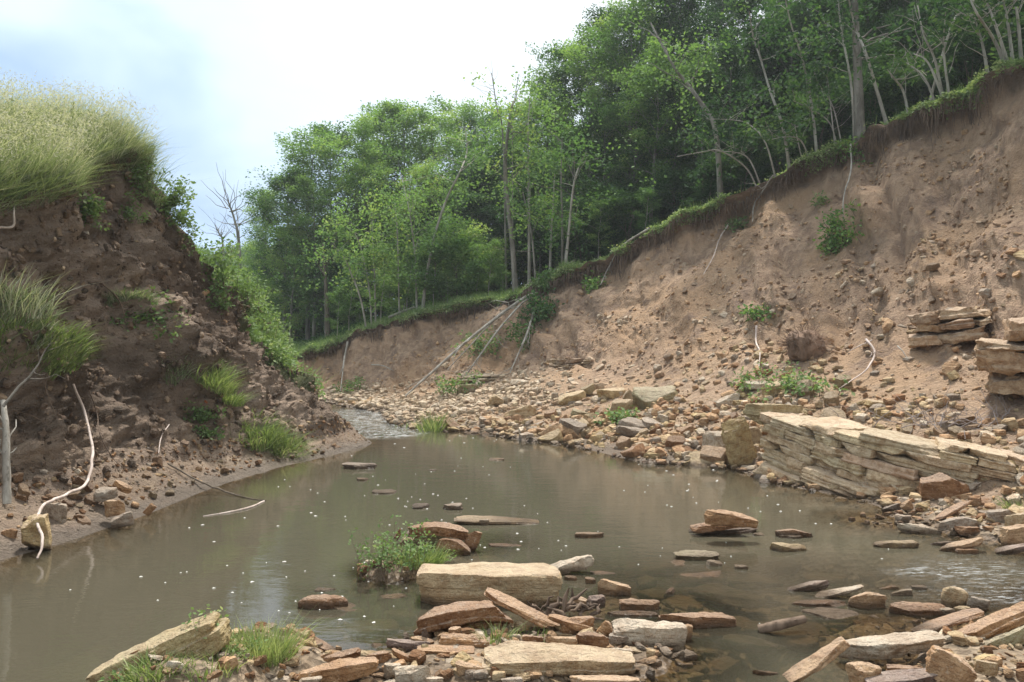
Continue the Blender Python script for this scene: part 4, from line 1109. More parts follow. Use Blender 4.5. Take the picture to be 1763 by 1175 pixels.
# companion boulder of the big ledge
hero('greenish slab bridging over the left end of the layered ledge', 1284, 690, 1396, 730, .7, (.52, .42, .24), 3, 6, .62, 'boulder', cuts=6, strata=.5, n=18, dmax=.7)
hero('greenish boulder leaning against the left end of the layered ledge', 1250, 712, 1316, 806, .85, (.52, .40, .21), -16, 14, .0, 'boulder', cuts=6, top=4, keep=.6, strata=.4, n=18, dmax=.9, rough=1.4)
hero('dark wedge in the water at the foot of the leaning greenish boulder', 1234, 772, 1262, 802, .8, C_BROWN, -34, 0, .0)

# ------------------------------------------------------------------ leaves, grass, trees
def leaf_cloud(C, n_each, rad, size, rs, tint=None, flat=.7, up=.5, droop=0.0, aspect=.62):
    """Leaf blades (rhombic, folded on the midrib) gathered round the centres C; returns V, F(tri), tint."""
    C = np.asarray(C, float); m = len(C)
    rad = np.broadcast_to(np.asarray(rad, float), (m,))
    ct = rs.normal(0, .16, m) if tint is None else np.asarray(tint)
    idx = np.repeat(np.arange(m), n_each); n = len(idx)
    g = np.clip(rs.normal(0, .55, (n, 3)), -.95, .95) * rad[idx][:, None]; g[:, 2] *= flat
    p = C[idx] + g
    nrm = rs.normal(0, 1, (n, 3)); nrm[:, 2] = np.abs(nrm[:, 2]) + up; nrm /= np.linalg.norm(nrm, axis=1, keepdims=True)
    a = rs.normal(0, 1, (n, 3)) + g / (rad[idx][:, None] + 1e-6); a[:, 2] -= droop
    a -= (a * nrm).sum(1, keepdims=True) * nrm; a /= np.linalg.norm(a, axis=1, keepdims=True) + 1e-9
    b = np.cross(nrm, a)
    s = size * rs.uniform(.65, 1.25, n)[:, None]
    V = np.stack([p, p + a * s * .5 + b * s * aspect * .5 + nrm * s * .07, p + a * s, p + a * s * .5 - b * s * aspect * .5 + nrm * s * .07], 1).reshape(-1, 3)
    k = np.arange(n)[:, None] * 4
    F = np.concatenate([k + np.array([[0, 1, 2]]), k + np.array([[0, 2, 3]])])
    t = np.clip(.45 + ct[idx] + rs.normal(0, .06, n), 0, 1)
    return V, F, np.repeat(t, 4)

def blades(P, H, lean, rs, width=.008, curl=.5, spread=.25, tint=None, seg=3):
    """Grass blades rooted at P; lean is a horizontal direction vector they bend to."""
    P = np.asarray(P, float); n = len(P)
    H = np.broadcast_to(np.asarray(H, float), (n,))
    d = np.asarray(lean, float) + rs.normal(0, spread, (n, 2))
    d3 = np.concatenate([d, np.zeros((n, 1))], 1)
    w = rs.normal(0, 1, (n, 3)); w[:, 2] = 0; w /= np.linalg.norm(w, axis=1, keepdims=True)
    cv = curl * rs.uniform(.5, 1.5, n)
    rows = []
    for k in range(seg + 1):
        t = k / seg
        c = P + d3 * (H * (0.5 * t + cv * t * t))[:, None]
        c[:, 2] += H * (t - .35 * cv * t * t)
        ww = np.asarray(width) * (1 - t) ** .7 * (.6 + .4 * min(1, 3 * t)) * rs.uniform(.7, 1.3, n)
        if k < seg: rows += [c - w * ww[:, None], c + w * ww[:, None]]
        else: rows.append(c)
    V = np.stack(rows, 1); m = V.shape[1]
    k = np.arange(n)[:, None] * m
    F = []
    for s in range(seg - 1):
        F += [k + np.array([[2 * s, 2 * s + 1, 2 * s + 3]]), k + np.array([[2 * s, 2 * s + 3, 2 * s + 2]])]
    s = seg - 1
    F.append(k + np.array([[2 * s, 2 * s + 1, 2 * s + 2]]))
    t = np.clip((rs.normal(.45, .16, n) if tint is None else tint), 0, 1)
    return V.reshape(-1, 3), np.concatenate(F), np.repeat(t, m)
def merge(parts):
    Vs, Fs, Ts, off = [], [], [], 0
    for V, F, T in parts:
        Vs.append(V); Fs.append(F + off); Ts.append(T); off += len(V)
    return np.concatenate(Vs), np.concatenate(Fs), np.concatenate(Ts)

def gen_tree(seed, H, R0, cb=.3, nprim=16, tr=.09, lean=(0, 0), wob=.25, shape=.45, sub=4, per=34, clump=.42, leaf=.13, bare=False, updroop=0.15, stems=1):
    """Skeleton and foliage of one tree of height H and crown radius R0; returns trunk (V,F) and crown (V,F,T)."""
    rs = np.random.default_rng(seed)
    tubes, C = [], []
    for st in range(stems):
        l2 = np.array(lean) + (rs.normal(0, .22, 2) if stems > 1 else 0)
        Hs = H * (1 if st == 0 else rs.uniform(.7, 1))
        t = np.linspace(0, 1, 9)
        tp = np.stack([l2[0] * Hs * t ** 1.3 + wob * np.cumsum(rs.normal(0, .33, 9)) * t, l2[1] * Hs * t ** 1.3 + wob * np.cumsum(rs.normal(0, .33, 9)) * t, Hs * t], 1)
        tp[0, 2] = -.25
        tubes.append(tube(smooth_path(tp, 14), np.interp(np.linspace(0, 1, 14), [0, .06, 1], [tr * 1.35, tr, tr * .15]) / stems ** .4, 7))
        for i in range(nprim // stems):
            u = cb + (0.97 - cb) * (i + rs.uniform(0, 1)) / (nprim // stems)
            p0 = np.array([np.interp(u, t, tp[:, c]) for c in range(3)])
            az = i * 2.4 + rs.uniform(-.5, .5)
            x = (u - cb) / (1 - cb)
            prof = (x / shape) ** .6 if x < shape else ((1 - x) / (1 - shape)) ** .7
            Lb = R0 * (0.3 + 0.75 * prof) * rs.uniform(.7, 1.15)
            el = R(12 + 50 * x + rs.uniform(-12, 12))
            d = np.array([math.cos(az) * math.cos(el), math.sin(az) * math.cos(el), math.sin(el)])
            s = np.linspace(0, 1, 6)[:, None]
            pts = p0 + d * Lb * s + np.array([0, 0, updroop * Lb]) * s * (1 - s) * 1.5 + np.cumsum(rs.normal(0, .035 * Lb, (6, 3)), 0) * s
            rb = tr * (1 - u * .8) * .42 / stems ** .4
            tubes.append(tube(pts, np.linspace(rb, rb * .25, 6), 5))
            for k in range(sub):
                v = .35 + .6 * (k + rs.uniform(0, 1)) / sub
                q0 = np.array([np.interp(v, s[:, 0], pts[:, c]) for c in range(3)])
                dd = d + rs.normal(0, .6, 3); dd[2] += .1; dd /= np.linalg.norm(dd)
                Ls = Lb * .36 * rs.uniform(.6, 1.2)
                q = q0 + dd * Ls * np.linspace(0, 1, 4)[:, None] + np.cumsum(rs.normal(0, .04 * Ls, (4, 3)), 0)
                tubes.append(tube(q, np.linspace(rb * .45, rb * .12, 4), 4))
                if bare:
                    for _ in range(3):
                        e0 = q[rs.integers(1, 4)]; ed = dd + rs.normal(0, .5, 3); ed /= np.linalg.norm(ed)
                        tubes.append(tube(np.stack([e0, e0 + ed * Ls * .3, e0 + ed * Ls * .6 + rs.normal(0, .03, 3)]), [rb * .2, rb * .14, rb * .06], 3))
                C += [q[-1], q[2], q0 + rs.normal(0, .1, 3)]
            C.append(pts[-1])
    T = join(tubes)
    if bare: return T, None
    C = np.array(C)
    hz = (C[:, 2] / H)
    ti = rs.normal(0, .17, len(C)) + .10 * (hz - .6)
    return T, leaf_cloud(C, per, clump * rs.uniform(.6, 1.3, len(C)), leaf, rs, ti, .55, 1.3)

TREES = {}
def proto(key, trunk_mat, leaf_mat, **kw):
    T, Cc = gen_tree(**kw)
    tm = mesh_np('trunk', T[0], T[1], True, None, trunk_mat)
    cm = mesh_np('crown', Cc[0], Cc[1], False, {'tint': Cc[2]}, leaf_mat) if Cc is not None else None
    TREES[key] = (tm, cm, kw['H'])
for k in range(4):
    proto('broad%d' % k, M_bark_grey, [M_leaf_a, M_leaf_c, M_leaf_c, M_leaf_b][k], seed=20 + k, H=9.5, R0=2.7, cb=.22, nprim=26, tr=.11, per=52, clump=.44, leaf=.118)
for k in range(3):
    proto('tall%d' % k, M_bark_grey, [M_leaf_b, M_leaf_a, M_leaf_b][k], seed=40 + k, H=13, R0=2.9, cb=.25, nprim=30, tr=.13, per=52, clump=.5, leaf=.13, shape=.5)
for k in range(3):
    proto('young%d' % k, M_bark_pale, [M_leaf_c, M_leaf_a, M_leaf_c][k], seed=60 + k, H=5, R0=1.5, cb=.25, nprim=16, tr=.045, per=26, clump=.34, leaf=.12, sub=3)
for k in range(3):
    proto('bush%d' % k, M_bark_brown, [M_leaf_b, M_leaf_a, M_leaf_c][k], seed=70 + k, H=2.2, R0=1.3, cb=.05, nprim=20, tr=.03, per=30, clump=.3, leaf=.10, sub=3, stems=3)
proto('bare0', M_bark_grey, None, seed=81, H=8, R0=1.7, cb=.35, nprim=12, tr=.07, bare=True, sub=3, updroop=-.1)
proto('bare1', M_bark_pale, None, seed=82, H=6, R0=1.5, cb=.25, nprim=12, tr=.05, bare=True, sub=3)

def plant_tree(key, x, y, z, H, label, cat='tree', group=None, rs=None, name='tree', sx=1.0, rz=None, tilt=(0, 0)):
    tm, cm, h0 = TREES[key]
    o = thing(name, label, cat, (x, y, z), group)
    s = H / h0
    o.scale = (s * sx, s * sx, s); o.rotation_euler = (R(tilt[0]), R(tilt[1]), rs.uniform(0, 6.28) if rz is None else rz)
    link('trunk', tm, parent=o)
    if cm is not None: link('crown', cm, parent=o)
    return o
_r = np.random.default_rng(9)
def tree_px(key, px, ytop, Y, label, group=None, name='tree', sx=1.0, cat='tree', minH=1.0):
    x = (px - CX) * Y / FPX; z = ground_at(x, Y) - .1
    H = max(CAMZ - (ytop - HY) * Y / FPX - z, minH)
    return plant_tree(key, x, Y, z, H, label, cat, group, _r, name, sx)
# --- the wood at the left of the middle distance
G1 = 'light leafy trees beyond the bend of the creek'; L1 = 'light green leafy tree in the wood beyond the bend of the creek'
for px, yt, Y, k, sx in [(455, 345, 36, 'broad1', .8), (490, 320, 33, 'broad0', 1), (530, 262, 33, 'broad1', 1), (575, 240, 35, 'broad0', 1), (612, 240, 33, 'broad2', 1), (655, 205, 36, 'broad1', 1), (700, 205, 35, 'broad0', 1),
                         (745, 222, 34, 'broad2', 1), (790, 196, 37, 'broad1', 1), (835, 212, 36, 'broad0', .9), (870, 245, 32, 'broad2', 1), (640, 300, 31, 'broad1', .9), (540, 330, 31.5, 'broad0', .9), (720, 300, 31, 'broad1', .9), (790, 330, 30, 'broad2', .9), (500, 390, 32, 'broad2', .9)]:
    tree_px(k, px, yt, Y, L1, G1, sx=sx * 1.08)
G2 = 'tall dark trees above the right bank'; L2 = 'tall dark green tree in the wood above the right bank'
for px, yt, Y, k in [(905, 195, 31, 'tall1'), (940, 150, 30, 'broad1'), (975, 95, 30, 'tall1'), (1010, 80, 28, 'broad2'), (1045, 40, 29, 'tall0'), (1085, 25, 27, 'tall1'), (1130, -30, 28, 'tall1'), (1180, -20, 27, 'tall0'), (1290, -60, 26, 'tall2'),
                     (1340, -120, 25, 'tall1'), (1390, -120, 26, 'tall0'), (1440, -160, 24, 'tall2'), (1500, -160, 25, 'tall0'), (1560, -160, 23, 'tall1'), (1620, -200, 22, 'tall2'), (1690, -200, 22, 'tall0'), (1770, -250, 20, 'tall2'), (1850, -250, 20, 'tall0'), (1950, -300, 18, 'tall1'), (1600, -100, 27, 'tall0'), (1480, -60, 29, 'tall2'), (1380, -40, 30, 'tall0'), (1700, -200, 26, 'tall1'), (1240, 10, 33, 'broad3'), (1150, 60, 31, 'broad3'), (1060, 120, 31, 'broad3'), (960, 200, 33, 'broad3'), (1800, -200, 24, 'tall0')]:
    tree_px(k, px, yt, Y, L2, G2)
G3 = 'lower dark trees under the wood'; L3 = 'lower dark tree filling the shade under the taller trees'
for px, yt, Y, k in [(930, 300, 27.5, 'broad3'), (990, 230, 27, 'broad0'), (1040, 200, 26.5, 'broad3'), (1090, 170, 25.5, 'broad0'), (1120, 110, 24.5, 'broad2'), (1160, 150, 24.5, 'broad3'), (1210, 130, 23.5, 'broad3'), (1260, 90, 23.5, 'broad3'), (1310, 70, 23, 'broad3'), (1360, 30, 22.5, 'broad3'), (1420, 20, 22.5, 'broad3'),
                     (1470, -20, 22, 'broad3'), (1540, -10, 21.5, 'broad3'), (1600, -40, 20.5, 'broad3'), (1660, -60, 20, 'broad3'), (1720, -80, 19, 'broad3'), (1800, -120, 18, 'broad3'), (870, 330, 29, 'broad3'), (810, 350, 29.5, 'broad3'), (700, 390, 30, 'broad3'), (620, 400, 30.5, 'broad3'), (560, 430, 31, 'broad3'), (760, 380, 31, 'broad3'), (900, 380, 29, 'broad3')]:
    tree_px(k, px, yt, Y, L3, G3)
G4 = 'bushes on the floor of the wood'; L4 = 'leafy bush growing on the shady floor of the wood'
for i in range(95):
    px = _r.uniform(540, 1850)
    lipx, lipy = proj(RP[:, jl]); j = np.argmin(np.abs(lipx - px)); Yl = RP[j, jl, 1]
    Y = Yl + _r.uniform(1.6, 8); x = (px - CX) * Y / FPX
    plant_tree('bush%d' % (_r.integers(0, 3) if px < 950 else 0), x, Y, ground_at(x, Y) - .1, _r.uniform(1.0, 2.6), L4, 'bush', G4, _r, 'bush')
G6 = 'dense trees deep in the wood'; L6 = 'dark low branched tree deep inside the wood'
for i in range(46):
    px = 470 + i * 30 + _r.uniform(-12, 12)
    lipx, lipy = proj(RP[:, jl]); j = np.argmin(np.abs(lipx - px)); Yl = RP[j, jl, 1]
    Y = Yl + _r.uniform(8, 15); x = (px - CX) * Y / FPX
    plant_tree('bush%d' % _r.integers(2), x, Y, ground_at(x, Y) - .2, _r.uniform(3.6, 5.5), L6, 'tree', G6, _r)
G5 = 'far trees down the valley'; L5 = 'far off pale green tree down the valley'
for px, yt, Y in [(330, 447, 95), (355, 441, 110), (380, 446, 90), (405, 436, 85), (425, 440, 100), (445, 432, 80), (300, 440, 100), (470, 430, 75), (395, 470, 60), (430, 480, 52), (460, 470, 48), (365, 480, 62), (500, 500, 48), (520, 520, 44), (538, 510, 46), (555, 500, 50), (512, 480, 56)]:
    x = (px - CX) * Y / FPX; H = CAMZ - (yt - HY) * Y / FPX - .9
    plant_tree('broad%d' % _r.integers(4), x, Y, .8, H, L5, 'tree', G5, _r, sx=1.6)
# --- saplings along the lip, each with its own line taken from where it stands
def sapling(label, path, dY, rad, leaf=(0, 0), mat=None, name='sapling', twigs=6, lm=None, rs=None, leafsize=.11, group=None, crown_from=.45, cl=.32, twl=(.5, 1.1)):
    """path: image points foot to top; stands dY behind the lip at its foot."""
    rs = rs or np.random.default_rng(abs(hash(label)) % 1 + len(label) * 31 + int(path[0][0]))
    lx, ly = proj(RP[:, jl]); j = np.argmin(np.abs(lx - path[0][0])); Y0 = RP[j, jl, 1] + dY
    x0 = (path[0][0] - CX) * Y0 / FPX; z0 = ground_at(x0, Y0)
    pts = []
    for k, (px, py) in enumerate(path):
        Y = Y0 + .25 * k * rs.uniform(-.6, .6)
        q = w3(px, py, Y)
        if k == 0: q[2] = min(q[2], z0) - .15
        pts.append(q)
    pts = np.array(pts); base = pts[0].copy(); sp = smooth_path(pts - base, 22)
    o = thing(name, label, 'tree', base, group)
    r = np.interp(np.linspace(0, 1, 22), [0, .1, 1], [rad * 1.3, rad, rad * .35])
    tb = [tube(sp, r, 7)]; C = []
    for k in range(twigs):
        u = rs.uniform(.35, .98); p0 = sp[int(u * 21)]
        d = rs.normal(0, 1, 3); d[2] = abs(d[2]) * .7 + .35; d /= np.linalg.norm(d)
        L = rs.uniform(*twl)
        q = p0 + d * L * np.linspace(0, 1, 5)[:, None] + np.cumsum(rs.normal(0, .05 * L, (5, 3)), 0)
        tb.append(tube(q, np.linspace(rad * .26, rad * .07, 5), 4))
        if u > crown_from * .8: C += [q[-1], q[3]]
    V, F = join(tb)
    link('trunk', mesh_np('trunk', V, F, True, None, mat or M_bark_pale), parent=o)
    if leaf[0]:
        for k in range(leaf[0]):
            u = rs.uniform(crown_from, 1); C.append(sp[int(u * 21)] + rs.normal(0, leaf[1], 3))
        V, F, T = leaf_cloud(np.array(C), 26, cl, leafsize, rs)
        link('crown', mesh_np('crown', V, F, False, {'tint': T}, lm or (M_leaf_b if path[0][0] > 1100 else M_leaf_a)), parent=o)
    return o
sapling('tall straight grey trunk standing at the very edge of the right bank', [(1481, 236), (1478, 150), (1474, 60), (1470, -40), (1466, -180)], .25, .112, (26, 1.1), M_bark_grey, 'tree', 10, M_leaf_b, crown_from=.72)
sapling('thin pale trunk leaning just left of the tall grey trunk', [(1472, 240), (1466, 150), (1450, 60), (1444, 10), (1440, -60)], .2, .03, (8, .4), crown_from=.7)
sapling('slender pale trunk leaning left, right of the tall grey trunk', [(1531, 212), (1508, 150), (1490, 90), (1470, 40), (1455, -40)], .25, .038, (8, .4), crown_from=.75)
sapling('short pale stem bent left between two taller ones at the lip', [(1567, 198), (1556, 160), (1540, 136), (1528, 120)], .25, .03, (4, .2), crown_from=.8)
for k, pth in enumerate([[(1616, 170), (1592, 135), (1560, 108)], [(1632, 158), (1600, 112), (1572, 92)], [(1628, 160), (1610, 105), (1590, 60), (1580, 10)], [(1637, 155), (1625, 90), (1628, 20)]]):
    sapling('pale bare stem in the fan of stems leaning over the upper lip', pth, .3, .028, (0, 0), group='fan of stems on the upper lip', twigs=5)
for k, pth in enumerate([[(1738, 104), (1712, 70), (1680, 20), (1664, -20)], [(1741, 102), (1716, 50), (1694, -10)], [(1747, 98), (1735, 40), (1722, -20)], [(1705, 118), (1692, 80), (1678, 30)], [(1760, 92), (1752, 30), (1740, -20)]]):
    sapling('pale stem in the thicket at the top right corner', pth, .3, .034, (5, .4), group='thicket stems at the top right corner', crown_from=.8, lm=M_leaf_b)
sapling('long thin branch arching over the thicket at the right edge', [(1590, 70), (1640, 40), (1670, 28), (1715, 22), (1763, 27), (1830, 40)], .9, .025, (10, .25), crown_from=.1, lm=M_leaf_b, name='branch')
sapling('pale sapling curving up left of the tall trunk by a wide gap', [(1408, 268), (1400, 200), (1389, 136), (1378, 90), (1364, 50), (1350, -10)], .3, .034, (12, .6), crown_from=.6)
sapling('pale sapling leaning left with a kink below the dark trees', [(1361, 280), (1348, 220), (1327, 160), (1312, 110), (1297, 64), (1290, 20)], .3, .036, (12, .6), crown_from=.6)
for k, pth in enumerate([[(1338, 290), (1318, 246), (1290, 215), (1262, 207), (1215, 205)], [(1314, 304), (1290, 275), (1262, 262), (1238, 262)], [(1398, 268), (1380, 244), (1355, 236), (1320, 242)], [(1308, 308), (1285, 290), (1240, 260), (1210, 262), (1165, 270)]]):
    sapling('bare sapling bowed down to the left along the lip', pth, .25, .022, (4, .25), group='bowed saplings on the lip', crown_from=.7)
for k, pth in enumerate([[(1445, 248), (1430, 215), (1400, 190), (1366, 174)], [(1452, 246), (1436, 190), (1420, 160)], [(1440, 250), (1432, 200), (1425, 140)], [(1385, 275), (1372, 235), (1368, 210)]]):
    sapling('grey shoot in the clump beside the tall grey trunk', pth, .3, .018, (3, .2), group='shoots beside the tall trunk', crown_from=.7)
sapling('stout brownish trunk leaning left above the grassy lip', [(1242, 262), (1232, 225), (1205, 175), (1180, 140), (1160, 115), (1120, 40)], 1.2, .07, (24, .9), M_bark_grey, 'tree', 10, M_leaf_c, crown_from=.5, cl=.42)
sapling('straight pale grey trunk left of a leaning white one', [(911, 488), (911, 400), (910, 320), (909, 232), (912, 170)], .9, .05, (34, .8), M_bark_pale, 'tree', 12, M_leaf_c, crown_from=.55, cl=.38)
sapling('thick grey trunk with a dead bare top among the lip trees', [(888, 500), (882, 420), (872, 330), (870, 270), (878, 200), (884, 175)], .8, .085, (16, .7), M_bark_grey, 'tree', 8, M_leaf_c, crown_from=.35)
sapling('dead twiggy top reaching above the treetops at centre', [(872, 300), (866, 240), (856, 190), (850, 150), (846, 126)], 2.2, .03, (0, 0), M_bark_grey, 'dead_tree', 14)
sapling('dead twig leader beside the twiggy top at centre', [(884, 300), (882, 220), (886, 170), (893, 128)], 2.2, .02, (0, 0), M_bark_grey, 'dead_tree', 6)
sapling('white trunk leaning right in front of dark shade', [(972, 470), (980, 390), (988, 317), (1000, 280), (1010, 262)], .7, .04, (10, .5), M_bark_pale, crown_from=.7)
sapling('slim trunk crossing behind the leaning white trunk', [(968, 472), (968, 390), (966, 300), (968, 240)], 1.0, .04, (22, .7), M_bark_grey, crown_from=.5)
sapling('slim grey trunk right beside the thick one with the dead top', [(924, 486), (918, 430), (913, 390), (900, 330)], .9, .035, (12, .5), M_bark_grey, crown_from=.5)
sapling('pale trunk standing at the grassy hump right of three trunks', [(946, 478), (948, 430), (950, 388), (955, 300)], .9, .045, (20, .6), M_bark_pale, crown_from=.5)
sapling('thin stem at the right end of the row of lip trunks', [(971, 458), (974, 430), (986, 390), (996, 350)], .9, .025, (10, .5), M_bark_grey, crown_from=.5)
sapling('long curved pale trunk snaking up through the leaves', [(726, 540), (735, 470), (750, 400), (770, 340), (790, 300), (804, 262), (800, 218)], .9, .052, (22, .8), M_bark_pale, 'tree', 10, M_leaf_c, crown_from=.4, cl=.4)
sapling('pale straight stem left of the long curved trunk', [(718, 540), (716, 480), (712, 420), (704, 360), (690, 300)], 1.0, .04, (26, .7), M_bark_pale, 'sapling', 10, M_leaf_c, crown_from=.4, cl=.36)
sapling('thin white stem with yellowish leaves at the far lip', [(688, 550), (686, 480), (684, 400), (680, 350)], .8, .03, (26, .6), M_bark_pale, 'sapling', 10, M_leaf_c, crown_from=.3, cl=.34)
sapling('pale stem left of the yellowish sapling', [(647, 560), (645, 480), (642, 420), (640, 380)], 1.0, .03, (18, .6), M_bark_pale, 'sapling', 9, M_leaf_c, crown_from=.35)
sapling('twin of the pale stem leaning slightly left', [(640, 562), (636, 500), (622, 430), (610, 400)], 1.0, .03, (18, .6), M_bark_pale, 'sapling', 9, M_leaf_c, crown_from=.35)
sapling('leaning stem at the left of the far lip trunks', [(632, 566), (622, 520), (606, 475), (590, 440), (570, 420)], 1.0, .035, (18, .7), M_bark_pale, 'sapling', 9, M_leaf_a, crown_from=.35)
sapling('dark upright trunk in the shade left of the far lip', [(564, 590), (563, 540), (560, 480), (556, 420)], 3.5, .10, (20, 1.0), M_bark_brown, 'tree', 8, M_leaf_a, crown_from=.5, cl=.5)
for k, (px, yt, h) in enumerate([(655, 430, 0), (700, 440, 1), (745, 430, 2), (770, 470, 0), (840, 420, 2), (600, 470, 1), (865, 460, 0), (580, 500, 2), (820, 460, 0), (1030, 350, 1), (1110, 330, 1)]):
    lx, ly = proj(RP[:, jl]); j = np.argmin(np.abs(lx - px)); Y = RP[j, jl, 1] + 1.3
    tree_px('young%d' % h, px, yt, Y, 'young bright green tree with a thin stem near the far lip', 'young trees near the far lip', 'sapling')
sapling('leafless grey tree standing far off behind the left slope', [(415, 470), (412, 430), (404, 380), (392, 345)], 12, .09, (0, 0), M_bark_grey, 'dead_tree', 26, twl=(1.0, 2.2))
sapling('second leafless tree lower behind the left slope', [(388, 470), (384, 430), (378, 405), (372, 392)], 14, .06, (0, 0), M_bark_grey, 'dead_tree', 20, twl=(.6, 1.6))

# ------------------------------------------------------------------ grass
def grass_obj(name, parts, mat, label, kind='stuff', cat='grass', parent=None, group=None):
    V, F, T = merge(parts)
    return link(name, mesh_np(name, V, F, False, {'tint': T}, mat), label, cat, group, kind, parent)
_r = np.random.default_rng(31)
# tall seeding grass on the crown of the left bank, blown to the right
lx, ly = proj(LPf)
m = arL * (lsec >= 3) * (lsec <= 4) * (lx > -250) * (lx < 330) * (LPf[:, 1] > 4.5) * (LPf[:, 1] < 17) * (LPf[:, 0] > -10.5)
lipj = np.broadcast_to(np.arange(LP.shape[1])[None, :], LP.shape[:2]).ravel()
col_k = np.repeat(LBk, LP.shape[1])
m = m * (1 + 3.0 * (lipj < jl2 + 16)) * (col_k < 7.9) * (lx < 262)
nc = 850
Pc, _ = pick_surface(LPf, LNf, m, nc, _r, .05)
hc = np.clip(.29 * np.exp(_r.normal(0, .32, nc)), .1, .47); tc = _r.normal(.46, .2, nc) + .3 * fbm(Pc * 1.1, 2, 194); wc = np.stack([.42 + .35 * fbm(Pc * 1.2, 2, 192), -.14 + .35 * fbm(Pc * 1.2 + 7, 2, 193)], 1)
ci = np.repeat(np.arange(nc), 30); n = len(ci)
off = _r.normal(0, .05, (n, 3)); off[:, 2] *= .3
hg = hc[ci] * _r.uniform(.45, 1.2, n)
parts = [blades(Pc[ci] + off, hg, wc[ci] + off[:, :2] * 6.5, _r, .0056, .5, .25, np.clip(tc[ci] + _r.normal(0, .14, n), 0, 1))]
wi = _r.choice(nc, 70); parts.append(leaf_cloud(Pc[wi] + [0, 0, .22], 16, .14, .06, _r, _r.normal(-.25, .08, 70), 1.1, .5))
n = 5500
Ps, _ = pick_surface(LPf, LNf, m, n, _r, .04)
hs = _r.uniform(.25, .66, n) 
parts.append(blades(Ps, hs, (.40, -.10), _r, .0036, .35, .38, np.clip(_r.normal(.74, .14, n), 0, 1)))
# nodding seed heads
tipd = np.stack([.40 * .85 + 0 * hs, -.10 * .85 + 0 * hs, .88 + 0 * hs], 1) * hs[:, None]
V, F, T = leaf_cloud(Ps + tipd + _r.normal(0, .05, (n, 3)), 4, .05, .032, _r, np.full(n, .5), 1.2, 0, 0, .3)
parts.append((V, F, np.clip(T, .75, 1)))
# the fringe that hangs over the lip
m2 = arL * (lipj > jl2 - 7) * (lipj < jl2 + 5) * (lx > -150) * (lx < 255) * (LPf[:, 1] > 4.5) * (col_k < 7.8)
n = 4500
Pf, Nf = pick_surface(LPf, LNf, m2, n, _r, .04)
parts.append(blades(Pf, _r.uniform(.07, .27, n) * (1 + .5 * fbm(Pf * 2.5, 2, 195)), (.55, -.35), _r, .0055, 1.0, .6, np.clip(_r.normal(.42, .2, n), 0, 1)))
grass_obj('tall_grass', parts, M_drygrass, 'tall seeding grass leaning in the wind on top of the left bank')
# low green cover along the lip of the right bank and the floor of the wood
rl = np.broadcast_to(np.arange(RP.shape[1])[None, :], RP.shape[:2]).ravel()
yrr = RPf[:, 1]
m = arR * (rl >= jl - 1) * (rl < jl + 26) * (xr > 460) * (xr < 1850) * (yrr > 8) * np.where(rl < jl + 6, 2.0, .6)
patch = sstep(-.25, .25, fbm(RPf * .8, 2, 95)); far_part = (xr < 1000)
m = m * np.where(far_part, .2 + .8 * patch, .04 + .96 * patch)
n = 15000
Pg, Ng = pick_surface(RPf, RNf, m, n, _r, .05)
parts = [leaf_cloud(Pg + [0, 0, .04], 5, .08, .065, _r, _r.normal(.22, .18, n), .5, .8)]
n = 16000
Pb, _ = pick_surface(RPf, RNf, m * far_part + .25 * m, n, _r, .05)
parts.append(blades(Pb, _r.uniform(.08, .36, n), (-.05, -.2), _r, .007, .5, .35, _r.normal(.5, .15, n)))
n = 3500
m3 = arR * (rl > jl - 5) * (rl < jl + 4) * (xr > 480) * (xr < 1700) * (patch > .6)
Pb, _ = pick_surface(RPf, RNf, m3, n, _r, .05)
parts.append(leaf_cloud(Pb, 5, .08, .07, _r, _r.normal(.25, .15, n), .6, .6, .4))
grass_obj('bank_grass', parts, M_weed, 'bright green ground cover and grass along the lip of the right bank')
# dark litter and low growth inside the wood
m = arR * (rl > jl + 14) * (rl < jl + 46) * (xr > 500) * (xr < 1850) * (yrr > 8)
n = 9000
Pg, _ = pick_surface(RPf, RNf, m, n, _r, .1)
grass_obj('undergrowth', [leaf_cloud(Pg + [0, 0, .15], 7, .22, .10, _r, None, .7, .6)], M_leaf_b, 'low dark undergrowth covering the floor of the wood', cat='undergrowth')
# overgrown back of the left bank
m = arL * (sstep(-.05, .3, fbm(LPf * .7, 2, 196))) * (col_k > 10.3) * (col_k < 14.5) * (lsec >= 2) * (lsec < 5) * (LPf[:, 1] < 27)
n = 6000
Pg, _ = pick_surface(LPf, LNf, m, n, _r, .06)
parts = [leaf_cloud(Pg + [0, 0, .14], 6, .18, .085, _r, _r.normal(.18, .15, n), 1.0, .6)]
n = 12000
Pb, _ = pick_surface(LPf, LNf, m, n, _r, .06)
parts.append(blades(Pb, _r.uniform(.2, .6, n), (.1, -.1), _r, .008, .3, .35, _r.normal(.5, .15, n)))
grass_obj('weeds', parts, M_weed, 'pale green rank weeds covering the back slope behind the left bank', cat='weeds')
# meadow strip round the bend
xs = _r.uniform(-12, -7.3, 7000); ys = _r.uniform(26.8, 32.5, 7000)
gz = np.array([max(RP[::6, jl:, :2].shape[0] * 0 + .95, .95)] * 7000)
grass_obj('meadow_grass', [blades(np.stack([xs, ys, gz], 1), _r.uniform(.3, .8, 7000), (.0, -.05), _r, .010, .3, .2, _r.normal(.5, .12, 7000))], M_weed, 'fresh green meadow grass at the bend beyond the pool')

